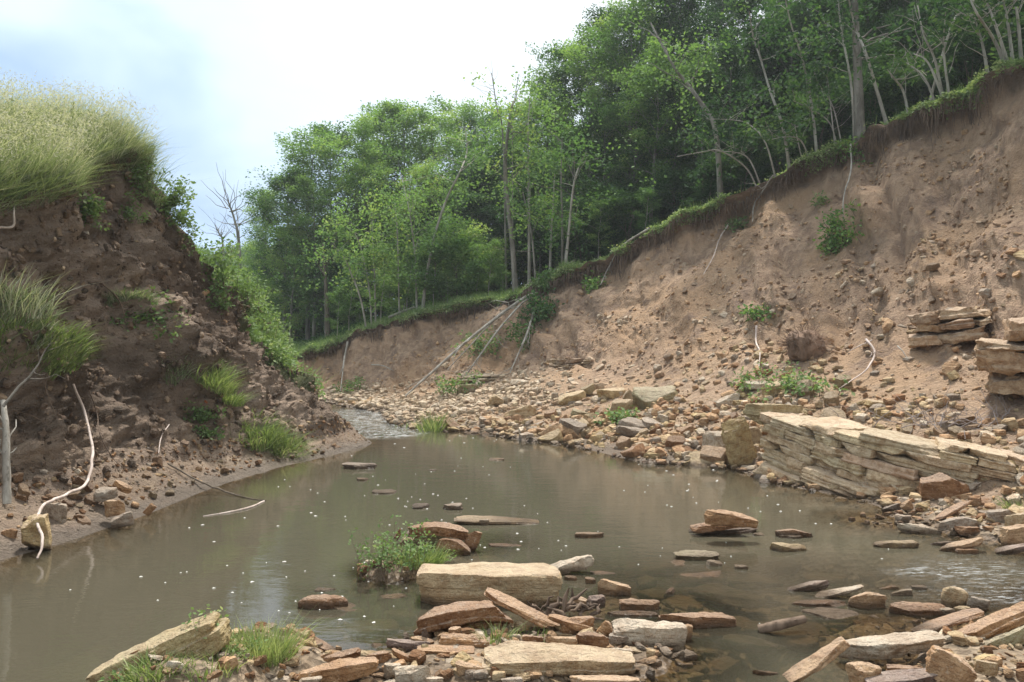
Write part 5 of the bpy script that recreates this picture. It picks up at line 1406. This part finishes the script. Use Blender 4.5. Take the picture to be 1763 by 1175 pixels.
def tussock(label, px, py, rad, n, h, mat=M_grass, lean=(.35, -.25), curl=.8, width=.005, name='grass_tussock', cat='grass', tint=None, squash=1.0, up=0):
    if tint is None: tint = np.clip(_r.normal(.48, .24, n), 0, 1)
    q, nn = at(px, py, 6)
    a = _r.uniform(0, 6.28, n); rr = rad * np.sqrt(_r.random(n))
    t1 = np.cross(nn, [0, 0, 1.0]); t1 = t1 / (np.linalg.norm(t1) + 1e-6) if np.linalg.norm(t1) > .05 else np.array([1.0, 0, 0]); t2 = np.cross(nn, t1)
    P = t1 * (rr * np.cos(a))[:, None] + t2 * (rr * np.sin(a) * squash)[:, None] - nn * .03
    ln = np.array(lean)[None, :] * .6 + (P[:, :2] / rad) * .55
    V, F, T = blades(P, h * _r.uniform(.5, 1.15, n), ln, _r, width * _r.uniform(.6, 1.7, n), curl, .35, tint)
    o = link(name, mesh_np(name, V, F, False, {'tint': T}, mat), label, cat, loc=q + np.array([0, 0, up]))
    return o
tussock('large overhanging grass tussock on the left slope above the bare root', 55, 618, .60, 1500, .27, M_grass, (.45, -.3), 1.0, .006, squash=.45)
tussock('grass mat at the left edge with dry stems standing in it', 8, 565, .45, 800, .24, M_drygrass, (.35, -.2), .7, .006, squash=.7)
tussock('trailing end of grass right of the large overhanging tussock', 140, 632, .3, 420, .28, M_grass, (.6, -.25), 1.0, .005, squash=.5)
tussock('dry grass stems standing behind the large tussock', 20, 520, .35, 220, .42, M_drygrass, (.3, -.1), .5, .004, tint=np.full(220, .8))
tussock('turf topped slump block with short grass high on the left slope', 218, 530, .30, 800, .20, M_drygrass, (.4, -.2), .8, .005, squash=.5)
tussock('large grass tussock at the foot of the left slope above the water', 435, 745, .36, 900, .30, M_grass, (.2, -.3), 1.0, .006)
tussock('bright grass tussock hanging over the waterline at the left slope', 492, 772, .30, 800, .28, M_grass, (.15, -.3), 1.1, .006)
tussock('pale grass strip running down the middle of the left slope', 362, 650, .28, 800, .26, M_grass, (.35, -.3), .9, .006, squash=1.4)
tussock('lower end of the pale grass strip on the left slope', 392, 690, .2, 400, .22, M_grass, (.3, -.3), .9, .006)
tussock('small dry grass tuft in the middle of the dark left slope', 300, 640, .18, 300, .24, M_drygrass, (.3, -.3), 1.0, .005)
tussock('thin grass at the edge of the left bank under the sky', 262, 330, .3, 500, .22, M_drygrass, (.5, -.1), .7, .005)
tussock('tuft of grass high on the left bank edge near the corner', 240, 300, .25, 350, .25, M_drygrass, (.5, -.2), .9, .005)
tussock('bright soft grass clump at the bottom left by the stones', 465, 1122, .13, 900, .20, M_grass, (.0, -.1), .35, .0026, tint=_r.normal(.62, .1, 900), squash=1)
tussock('short grass along the long yellowish slab at the bottom', 262, 1150, .12, 260, .09, M_grass, (.1, -.1), .6, .003)
tussock('grass spilling over the bottom edge below the yellowish slab', 222, 1170, .09, 200, .10, M_grass, (.1, -.2), .8, .003)
tussock('grass sprigs growing on the mud mound by the yellowish slab', 362, 1140, .14, 220, .10, M_grass, (.1, -.1), .5, .003)
tussock('sparse grass between the mound and the bright clump', 420, 1110, .12, 160, .10, M_grass, (.1, -.1), .5, .003)
tussock('vivid grass tuft in the water right of the leaning pile', 826, 958, .07, 350, .12, M_grass, (.0, 0), .15, .003, tint=_r.normal(.6, .08, 350))
tussock('soft grass on the mud islet in front of the leaning pile', 745, 950, .16, 700, .15, M_grass, (.1, -.1), .6, .003, up=.02)
tussock('tiny grass sprigs in front of the diagonal slab', 905, 1092, .18, 60, .10, M_grass, (.1, 0), .3, .003, squash=.4)
tussock('grass sprig beside the upright narrow stone', 857, 1105, .06, 90, .14, M_grass, (.1, 0), .5, .003)
tussock('few grass blades next to the square pale brown stone', 935, 1108, .06, 50, .10, M_grass, (.1, 0), .4, .003)
tussock('grass tuft on the far gravel spit', 737, 745, .2, 250, .42, M_grass, (.05, -.1), .4, .007)
tussock('low green tuft at the left end of the far gravel spit', 690, 742, .25, 250, .16, M_grass, (.05, -.1), .6, .008)
tussock('green tuft by the right edge on the spit', 1752, 868, .14, 250, .14, M_grass, (.0, -.1), .5, .003)

def weed(label, px, py, n, h, spread, leafsize=.05, mat=M_weed, lean=(0, 0, 0), per=7, name='weed', cat='plant', stem_mat=None, free=None, droop=.2, up=0, clr=.6):
    q, nn = at(px, py, 6) if free is None else (np.array(free), np.array([0, 0, 1.0]))
    tb, C = [], []
    for k in range(n):
        b = _r.normal(0, spread * .5, 3); b -= b @ nn * nn
        d = nn * .5 + np.array([0, 0, .8]) + np.array(lean) + _r.normal(0, .3, 3); d /= np.linalg.norm(d)
        L = h * _r.uniform(.55, 1.15)
        s = np.linspace(0, 1, 5)[:, None]
        pts = b + d * L * s + np.array([0, 0, -.25 * L]) * s ** 2 * droop * 2 + np.cumsum(_r.normal(0, .03 * L, (5, 3)), 0)
        tb.append(tube(pts, np.linspace(.005, .002, 5) * (leafsize * 14), 4))
        C += [pts[2], pts[3], pts[4]]
    o = thing(name, label, cat, q + np.array([0, 0, up]))
    V, F = join(tb)
    link('stem', mesh_np('stem', V, F, True, None, stem_mat or M_bark_brown), kind='stuff', parent=o)
    V, F, T = leaf_cloud(np.array(C), per, leafsize * 1.5, leafsize, _r, None, .8, .5, .2, clr)
    link('leaves', mesh_np('leaves', V, F, False, {'tint': T}, mat), kind='stuff', parent=o)
    return o
# plants on the right slope
weed('round leafy shrub clinging to the middle of the right slope', 1440, 412, 26, .30, .42, .09, M_leaf_c, per=7, name='shrub', cat='shrub')
weed('leafy tail of growth below the round slope shrub', 1432, 432, 8, .22, .2, .08, M_leaf_c, name='shrub', cat='shrub')
weed('drooping green sapling top lying on the slope above a bare stem', 1305, 545, 12, .2, .2, .08, M_leaf_a, name='shrub', cat='shrub')
weed('yellowish weeds in the rubble below the drooping sapling', 1298, 662, 14, .28, .4, .06, M_weed)
weed('broad pale leafed weeds in front of the root ball', 1385, 668, 18, .22, .55, .08, M_weed)
weed('small green plant just above the fallen poles', 945, 498, 12, .4, .3, .12, M_leaf_a)
weed('leafy bush beside the middle of the fallen poles', 925, 548, 26, .5, .6, .13, M_leaf_a, name='bush', cat='bush')
weed('green growth along the fallen poles near their top', 905, 590, 18, .4, .5, .10, M_weed)
weed('green growth along the fallen poles lower down', 838, 600, 24, .45, .7, .10, M_weed)
weed('weeds at the very foot of the fallen poles', 775, 680, 14, .5, .5, .09, M_weed)
weed('green vine hanging under the lip at the right of centre', 1030, 490, 14, .4, .4, .11, M_leaf_a, droop=1.5)
weed('small plant on the bare slope near the bent root', 1265, 395, 10, .22, .25, .08, M_weed)
weed('ivy like growth hanging below the tall grey trunk', 1465, 262, 16, .25, .30, .09, M_leaf_a, droop=1.6)
weed('small green sprig on the upper bare slope', 1415, 352, 7, .2, .16, .07, M_weed)
weed('tiny plant among stones of the near rubble shore', 1068, 728, 10, .16, .30, .09, M_weed)
weed('green sprigs at the foot of the far left bank end', 610, 672, 12, .45, .5, .09, M_weed)
# plants on the left slope
for lab, px, py, n, h, sp, ls in [('leafy strand hanging high on the left slope', 147, 358, 16, .16, .14, .055), ('lower end of the leafy strand on the left slope', 152, 380, 12, .12, .12, .05), ('small sprawling plant under the left bank corner', 228, 372, 14, .20, .22, .045), ('green plant tucked below the corner of the left bank', 232, 310, 16, .22, .2, .06),
                                  ('dense little bush on the edge of the left slope', 290, 358, 30, .32, .26, .06), ('bush on the skyline lower down the left slope', 308, 395, 22, .30, .24, .06), ('broad leafed weeds on the turf slump block', 255, 556, 30, .17, .36, .06), ('lone broad leaf plant below the turf slump block', 228, 578, 6, .12, .08, .07), ('small pale weed in the left slope grass strip', 300, 622, 12, .15, .12, .05),
                                  ('rosette weed near the far end of the left slope', 420, 565, 6, .12, .12, .08), ('dark little weed beside an orange stone on the left slope', 375, 528, 8, .14, .14, .08), ('leafy creeper running down above the big waterside tussock', 345, 722, 18, .16, .20, .055), ('lower leaves of the creeper above the waterside tussock', 362, 750, 10, .12, .12, .05), ('green bush on the crest behind the left slope', 380, 480, 30, .45, .5, .075), ('leafy crest bush nearest the sky gap', 352, 470, 18, .3, .35, .07),
                                  ('pale flowering weeds on the crest of the back slope', 450, 560, 26, .36, .5, .07), ('rank weeds at the crest further down the back slope', 415, 520, 24, .36, .5, .075)]:
    weed(lab, px, py, n, h, sp, ls, M_weed)
# plants on the islet and the bottom left mound
weed('tall leafy weeds crowded on the mud islet', 668, 990, 46, .36, .22, .028, M_weed, per=6, up=-.02, stem_mat=M_root)
weed('low leafy plant at the right of the mud islet', 728, 985, 22, .17, .14, .03, M_weed, per=8)
weed('spiky leafed plant in front of the leaning pile', 770, 948, 10, .12, .06, .035, M_weed)
weed('red stemmed weeds growing over the end of the yellowish slab', 352, 1105, 9, .17, .10, .026, M_weed, per=5, stem_mat=M_bark_brown)
weed('low clover like plants on the mud mound', 395, 1130, 14, .06, .2, .02, M_weed)
weed('leafy sprig at the bottom edge left of the mound', 213, 1172, 10, .08, .08, .03, M_weed)

# roots that hang out of the scarp
jj = _r.integers(0, NR, 2600); Vr, Fr, off = [], [], 0
sides = 3
for base, nrm_, m in ((RP[:, jl - 2], RBd, 2600),):
    x, y = proj(base[jj]); ok = (x > 500) & (x < 1800); j2 = jj[ok]
    parts = []
    clump_f = np.clip(.7 + 1.5 * fbm(np.stack([j2 * .05, 0 * j2, 0 * j2], -1), 2, 97), .05, 1.3)
    for j, cf in zip(j2, clump_f):
        L = (.12 + .75 * _r.random() ** 2) * cf
        p0 = RP[j, jl - 1] - RBd[j] * _r.uniform(-.10, .05) + np.array([_r.normal(0, .04), 0, -.02 - _r.uniform(0, .12)])
        s = np.linspace(0, 1, 4)[:, None]
        pts = p0 + np.array([0, 0, -L]) * s - RBd[j] * .10 * s * (1 - s) * 2 + np.cumsum(_r.normal(0, .07 * L, (4, 3)), 0) * s
        parts.append(tube(pts, np.linspace(_r.uniform(.006, .018), .003, 4), 3))
    V, F = join(parts)
    link('root_fringe', mesh_np('root_fringe', V, F, True, None, M_root), 'brown roots hanging from the torn turf edge of the right bank', 'roots', kind='stuff')

# ------------------------------------------------------------------ roots, sticks, poles
def stick(name, label, cat, P, rad, mat, twigs=0, rs=None, twl=.3, group=None, sides=8, n=36, wob=.006):
    rs = rs or np.random.default_rng(len(label) * 7)
    P = np.array(P, float); base = P[0].copy()
    sp = smooth_path(P - base, n)
    if wob: sp[1:] += (fbm(sp[1:] * 6 + 3, 2, 7)[:, None] * rs.normal(0, 1, 3)) * wob
    r = np.interp(np.linspace(0, 1, n), np.linspace(0, 1, len(np.atleast_1d(rad))), np.atleast_1d(rad))
    r = r * (1 + .12 * fbm(np.stack([np.linspace(0, 9, n), np.zeros(n), np.zeros(n)], 1), 2, 9))
    tb = [tube(sp, r, sides)]
    for k in range(twigs):
        i = rs.integers(n // 4, n - 1); d = sp[min(i + 1, n - 1)] - sp[i - 1]; d /= np.linalg.norm(d) + 1e-9
        d = d + rs.normal(0, .6, 3); d /= np.linalg.norm(d); L = twl * rs.uniform(.5, 1.3)
        q = sp[i] + d * L * np.linspace(0, 1, 5)[:, None] + np.cumsum(rs.normal(0, .07 * L, (5, 3)), 0)
        tb.append(tube(q, np.linspace(r[i] * .45, r[i] * .12, 5), 4))
    V, F = join(tb)
    return link(name, mesh_np(name, V, F, True, None, mat), label, cat, group, loc=base)
def on(pts, lift=.02, r=5):
    """Points of the terrain under a row of image points, lifted along the surface normal."""
    out = []
    for px, py in pts:
        q, nn = at(px, py, r); out.append(q + nn * lift)
    return np.array(out)
lift = [.05, .12, .16, .14, .10, .05, .05, .06, .06, .02]
pts = [(127, 660), (146, 705), (157, 760), (158, 800), (147, 832), (115, 850), (80, 868), (65, 893), (68, 930), (60, 958)]
P = on(pts)
for i, l in enumerate(lift):
    v = np.array([0, 0, CAMZ]) - P[i]; P[i] += v / np.linalg.norm(v) * (l + .10 + (.30 if i in (7, 8) else .30 if i == 6 else .15 if i in (5, 9) else 0))
stick('root', 'long bare pinkish root curving down the left slope to the water', 'root', P, [.010, .013, .014, .014, .014, .014, .013, .012, .011, .008], M_bare, n=60)
P = np.array([w3(12, 868, 6.35), w3(11, 800, 6.42), w3(10, 740, 6.5), w3(5, 690, 6.6)])
stick('trunk_stub', 'pale grey lichened trunk standing at the left edge', 'dead branch', P, [.032, .030, .026, .02], M_bark_pale, 5, twl=.3, n=24, wob=.01)
P = np.array([w3(6, 700, 6.5), w3(30, 668, 6.6), w3(58, 640, 6.65), w3(78, 605, 6.7), w3(92, 590, 6.7)])
stick('branch', 'thin dark twiggy branch leaning over the grass at the left edge', 'branch', P, [.012, .009, .006, .003], M_bark_grey, 7, twl=.25)
P = on([(85, 635), (82, 670), (95, 715), (115, 745), (132, 760)], .04); P[:, 1] -= .08
stick('root', 'thin brown root looping below the large grass tussock', 'root', P, [.005, .004, .003], M_root, 3)
P = on([(150, 670), (168, 710), (178, 750), (196, 790), (212, 806)], .04); P[:, 1] -= .06
stick('root', 'thin forked root right of the long bare root', 'root', P, [.006, .005, .003], M_root, 4)
P = on([(20, 700), (55, 708), (80, 722), (96, 742)], .05); P[:, 1] -= .06
stick('root', 'thin root sagging left of the long bare root', 'root', P, [.004, .003, .002], M_root, 2)
P = on([(282, 735), (272, 755), (270, 785)], .06)
stick('root', 'short pale root end sticking out of the lower left slope', 'root', P, [.006, .007, .006], M_bare)
P = on([(0, 392), (14, 386), (24, 370), (25, 352)], .05); P[:, 1] -= .05
stick('root', 'white hooked root at the left edge under the grass', 'root', P, [.012, .011, .009, .005], M_bare)
P = on([(142, 486), (160, 484), (178, 488), (192, 505), (208, 532), (216, 556)], .05)
stick('root', 'dark root along the broken edge of the turf slump block', 'root', P, [.012, .012, .010, .008], M_root, 6, twl=.15)
P = np.array([at(290, 800)[0] + [0, -.03, .03], at(340, 828)[0] + [0, -.03, .03], wz(395, 849, .02), wz(430, 858, .008), wz(458, 862, .004)])
stick('stick', 'long brown stick lying from the left shore into the water', 'stick', P, [.010, .010, .009, .006, .004], M_bark_brown, 3, twl=.2)
P = np.array([wz(455, 863, .004), wz(430, 874, .006), wz(395, 882, .005), wz(350, 889, .003)])
stick('stick', 'pale stripped twig floating off the left shore', 'stick', P, [.008, .011, .009, .004], M_bare, 2, twl=.1)
P = np.array([wz(1306, 1084, .01), wz(1340, 1077, .045), wz(1384, 1066, .06)])
stick('driftwood', 'dark wet driftwood log lying in the clear shallows', 'driftwood', P, [.026, .030, .022], M_root, 4, twl=.05, wob=.006)
P = np.array([w3(1600, 1103, 4.5), w3(1640, 1113, 4.42), w3(1682, 1125, 4.35)])
stick('stick', 'dark stick wedged between the whitish slab and the brown boulder', 'stick', P, [.014, .012, .010], M_root)
# rotted root wood by the big pale block
rs = np.random.default_rng(66); q0 = wz(982, 1052, .05)
for k in range(1):
    tb = []
    for i in range(26):
        a = q0 + rs.normal(0, 1, 3) * [.10, .05, .035]; d = rs.normal(0, 1, 3) * [1, .6, .6]; d /= np.linalg.norm(d)
        L = rs.uniform(.06, .2)
        tb.append(tube(a - q0 + d * L * np.linspace(-.5, .5, 6)[:, None] + np.cumsum(rs.normal(0, .012, (6, 3)), 0), np.interp(np.linspace(0, 1, 6), [0, .5, 1], [.004, rs.uniform(.008, .02), .004]), 6))
    V, F = join(tb)
    link('rotten_roots', mesh_np('rotten_roots', V, F, True, None, M_root), 'tangle of dark rotted root wood beside the big pale block', 'driftwood', loc=q0)
# fallen grey poles from the far lip to the gravel
def ground_line(a, b, n, lift, Ya=None):
    pts = [(a[0] + (b[0] - a[0]) * t, a[1] + (b[1] - a[1]) * t) for t in np.linspace(0, 1, n)]
    A, B = at(*a)[0], at(*b)[0]
    return np.array([A + (B - A) * t + np.array([0, -.02, lift(t)]) for t in np.linspace(0, 1, n)])
for k, (a, b, rad, lab) in enumerate([((920, 515), (695, 688), .042, 'longest grey pole fallen from the far lip down to the gravel bar'), ((915, 520), (790, 662), .030, 'second grey pole lying alongside the longest fallen pole'), ((925, 512), (770, 640), .024, 'third thinner pole crossing the fallen pair near the lip')]):
    A, B = at(*a)[0] + [0, 0, .15], at(*b)[0] + [0, 0, .06]
    mid = (A + B) / 2 + np.array([0.05 * k, -.3, .18 + .08 * k])
    stick('fallen_pole', lab, 'fallen trunk', [A, (A * .65 + mid * .35) + [0, -.12, .1], mid, (B * .6 + mid * .4) + [0, -.05, 0], B], [rad, rad, rad * .9, rad * .8, rad * .55], M_bark_pale, 7 if k != 1 else 12, twl=.7)
A, B = at(918, 545)[0] + [0, -.05, .1], at(875, 645)[0] + [0, -.05, .06]
stick('fallen_pole', 'thin forked pole leaning on the slope right of the fallen poles', 'fallen trunk', [A, (A + B) / 2 + [.1, -.25, .15], B], [.03, .028, .015], M_bark_pale, 9, twl=.5)
P = on([(950, 300), (950, 300)], 0)
for pts, rad, lab, tw in [([(1466, 252), (1462, 300), (1456, 340), (1452, 378)], .02, 'straight bare root dangling below the tall grey trunk', 0), ([(1252, 388), (1240, 412), (1230, 445), (1210, 476)], .018, 'pale root trailing down the slope right of centre', 1),
                          ([(1330, 300), (1312, 330), (1300, 352), (1296, 385)], .02, 'branched dead limb hanging over the lip in the middle', 8), ([(1305, 562), (1304, 590), (1308, 612), (1304, 636)], .02, 'bare white stem below the drooping sapling top', 1),
                          ([(1492, 590), (1502, 612), (1496, 634), (1478, 652), (1442, 674)], .018, 'zigzag white root lying at the foot of the slope', 2), ([(1492, 592), (1476, 602), (1460, 612)], .010, 'short side root left of the zigzag white root', 0), ([(1545, 600), (1556, 612), (1562, 622)], .009, 'short root hanging at the left end of the overhanging ledge', 0),
                          ([(1105, 385), (1075, 430), (1050, 460), (1035, 495)], .03, 'dead limb hanging over the lip right of the far trunks', 9), ([(597, 585), (595, 620), (592, 650), (588, 676)], .035, 'grey root hanging straight down at the far bank end', 5), ([(640, 630), (660, 632), (680, 640)], .02, 'short broken branch poking from the far bank', 2)]:
    P = on(pts, .08); P[:, 1] -= .06
    stick('root', lab, 'root', P, [rad, rad * .85, rad * .6, rad * .4], M_bare if 'white' in lab or 'pale' in lab or 'zigzag' in lab else M_bark_pale, tw, twl=.45)
# grey logs lying along the lip
for a, b, rad, lab in [((668, 545), (715, 533), .05, 'grey log lying in the grass of the far lip'), ((905, 488), (985, 455), .04, 'grey rail like log lying along the lip behind the far trunks')]:
    lx_, ly_ = proj(RP[:, jl + 3]); A = RP[np.argmin(np.abs(lx_ - a[0])), jl + 6] + [0, 0, .18]; B = RP[np.argmin(np.abs(lx_ - b[0])), jl + 6] + [0, 0, .22]
    stick('log', lab, 'log', [A, (A + B) / 2, B], [rad, rad * .9, rad * .7], M_bark_grey, 3, twl=.4)
# root ball
q, nn = at(1388, 612); rs = np.random.default_rng(12)
root = thing('root_ball', 'shaggy brown root ball of a fallen tree lying on the rubble', 'root ball', q)
V, F = rock(4242, .60, .5, .52, 16, 2.5, 3, 0, 0, 1.6); V[:, 2] -= .1
M_rb = mat_bark('root_ball_fibre', (.15, .10, .07), (.30, .20, .14), 3)
link('soil_core', mesh_np('soil_core', V, F, True, None, M_rb), parent=root)
tb = []
for i in range(420):
    d = rs.normal(0, 1, 3); d[2] = abs(d[2]) * .8; d /= np.linalg.norm(d)
    p0 = d * np.array([.28, .24, .26]) * rs.uniform(.85, 1.05) + [0, 0, .14]; dd = d + rs.normal(0, .8, 3) + [0, -.1, -.5]; dd /= np.linalg.norm(dd); L = rs.uniform(.08, .30)
    tb.append(tube(p0 + dd * L * np.linspace(0, 1, 5)[:, None] + np.cumsum(rs.normal(0, .02, (5, 3)), 0), np.linspace(rs.uniform(.003, .008), .0015, 5), 3))
V, F = join(tb); link('rootlets', mesh_np('rootlets', V, F, True, None, M_rb), parent=root)
# dead brush on the rubble behind the ledge
q, nn = at(1650, 735); tb = []
for i in range(95):
    a = rs.normal(0, 1, 3) * [.55, .3, .02] + [0, 0, .05]; d = rs.normal(0, 1, 3) * [1, .8, .6]; d[2] = abs(d[2]); d /= np.linalg.norm(d); L = rs.uniform(.15, .6)
    pts = a + d * L * np.linspace(0, 1, 6)[:, None] + np.cumsum(rs.normal(0, .02, (6, 3)), 0); r0 = rs.uniform(.002, .007)
    tb.append(tube(pts, np.linspace(r0, .0015, 6), 4))
V, F = join(tb); link('brushwood', mesh_np('brushwood', V, F, True, None, mat_bark('weathered_twigs', (.20, .165, .15), (.36, .31, .29))), 'tangle of grey dead twigs on the rubble behind the ledge', 'brushwood', kind='stuff', loc=q)
# orange fragment and orange stones on the left slope
for lab, px, py, s in [('orange brick coloured fragment on the dark left slope', 353, 697, .055), ('orange stone perched on the crest of the left slope', 356, 508, .16), ('pale orange stone further down the crest of the left slope', 385, 556, .10), ('white stone set in the dark upper left slope', 150, 402, .07)]:
    q, nn = at(px, py); V, F = rock(int(px), s, s * .7, s * .5, 8, 8, 6, 2, 0)
    o = link('stone', mesh_np('stone', V, F, True, None, M_stone), lab, 'stone', loc=q, color=(.50, .15, .05) if 'brick' in lab else (.62, .56, .48) if 'white' in lab else (.5, .32, .18)); o.rotation_euler = (.3, .5, px)
# foam flecks drifting on the pool
n = 230; Vf, Ff = [], []
fx, fy = [], []
while len(fx) < n:
    px = rs.uniform(60, 1560); py = 745 + 330 * rs.random() ** 1.6
    p = wz(px, py)
    i = np.searchsorted(wxs, p[0]) - 1; j = np.searchsorted(wys, p[1]) - 1
    if 0 <= i < len(wxs) - 1 and 0 <= j < len(wys) - 1 and depth[i, j] > .10 and perlin(np.array([[p[0] * .7, p[1] * .5, 3]]), 5)[0] > rs.uniform(-.2, .35):
        fx.append(p[0]); fy.append(p[1])
k = 9
for i, (x, y) in enumerate(zip(fx, fy)):
    s = rs.uniform(.003, .0075) * (.7 + y * .07) * (1.8 if rs.random() < .06 else 1); a = np.arange(k) * 2 * np.pi / k
    rr = s * (1 + .35 * rs.normal(0, 1, k)); ring = np.stack([x + rr * np.cos(a) * 1.4, y + rr * np.sin(a), np.full(k, .003)], 1)
    Vf.append(np.concatenate([ring, [[x, y, .009]]])); Ff.append(np.stack([np.arange(k), (np.arange(k) + 1) % k, np.full(k, k)], 1) + i * (k + 1))
t = NT('foam'); M_foam = t.done(t.bsdf((.58, .57, .52), .6))
link('foam_flecks', mesh_np('foam_flecks', np.concatenate(Vf), np.concatenate(Ff), True, None, M_foam), 'small white flecks of foam drifting on the pool', 'foam', kind='stuff')

# ------------------------------------------------------------------ damp summer air
hv = np.array([[x, y, z] for z in (-3.5, 25) for y in (-230, 1700) for x in (-1000, 1000)], float)
t = NT('damp_air'); vp = t.n('ShaderNodeVolumePrincipled'); vp.inputs['Color'].default_value = (.90, .95, 1.0, 1); vp.inputs['Density'].default_value = HAZE; vp.inputs['Anisotropy'].default_value = .3
t.l(vp.outputs[0], t.out.inputs['Volume'])
link('haze', mesh_np('haze', hv, np.array([[0, 2, 3, 1], [4, 5, 7, 6], [0, 1, 5, 4], [2, 6, 7, 3], [0, 4, 6, 2], [1, 3, 7, 5]]), False, None, t.m), kind='stuff')
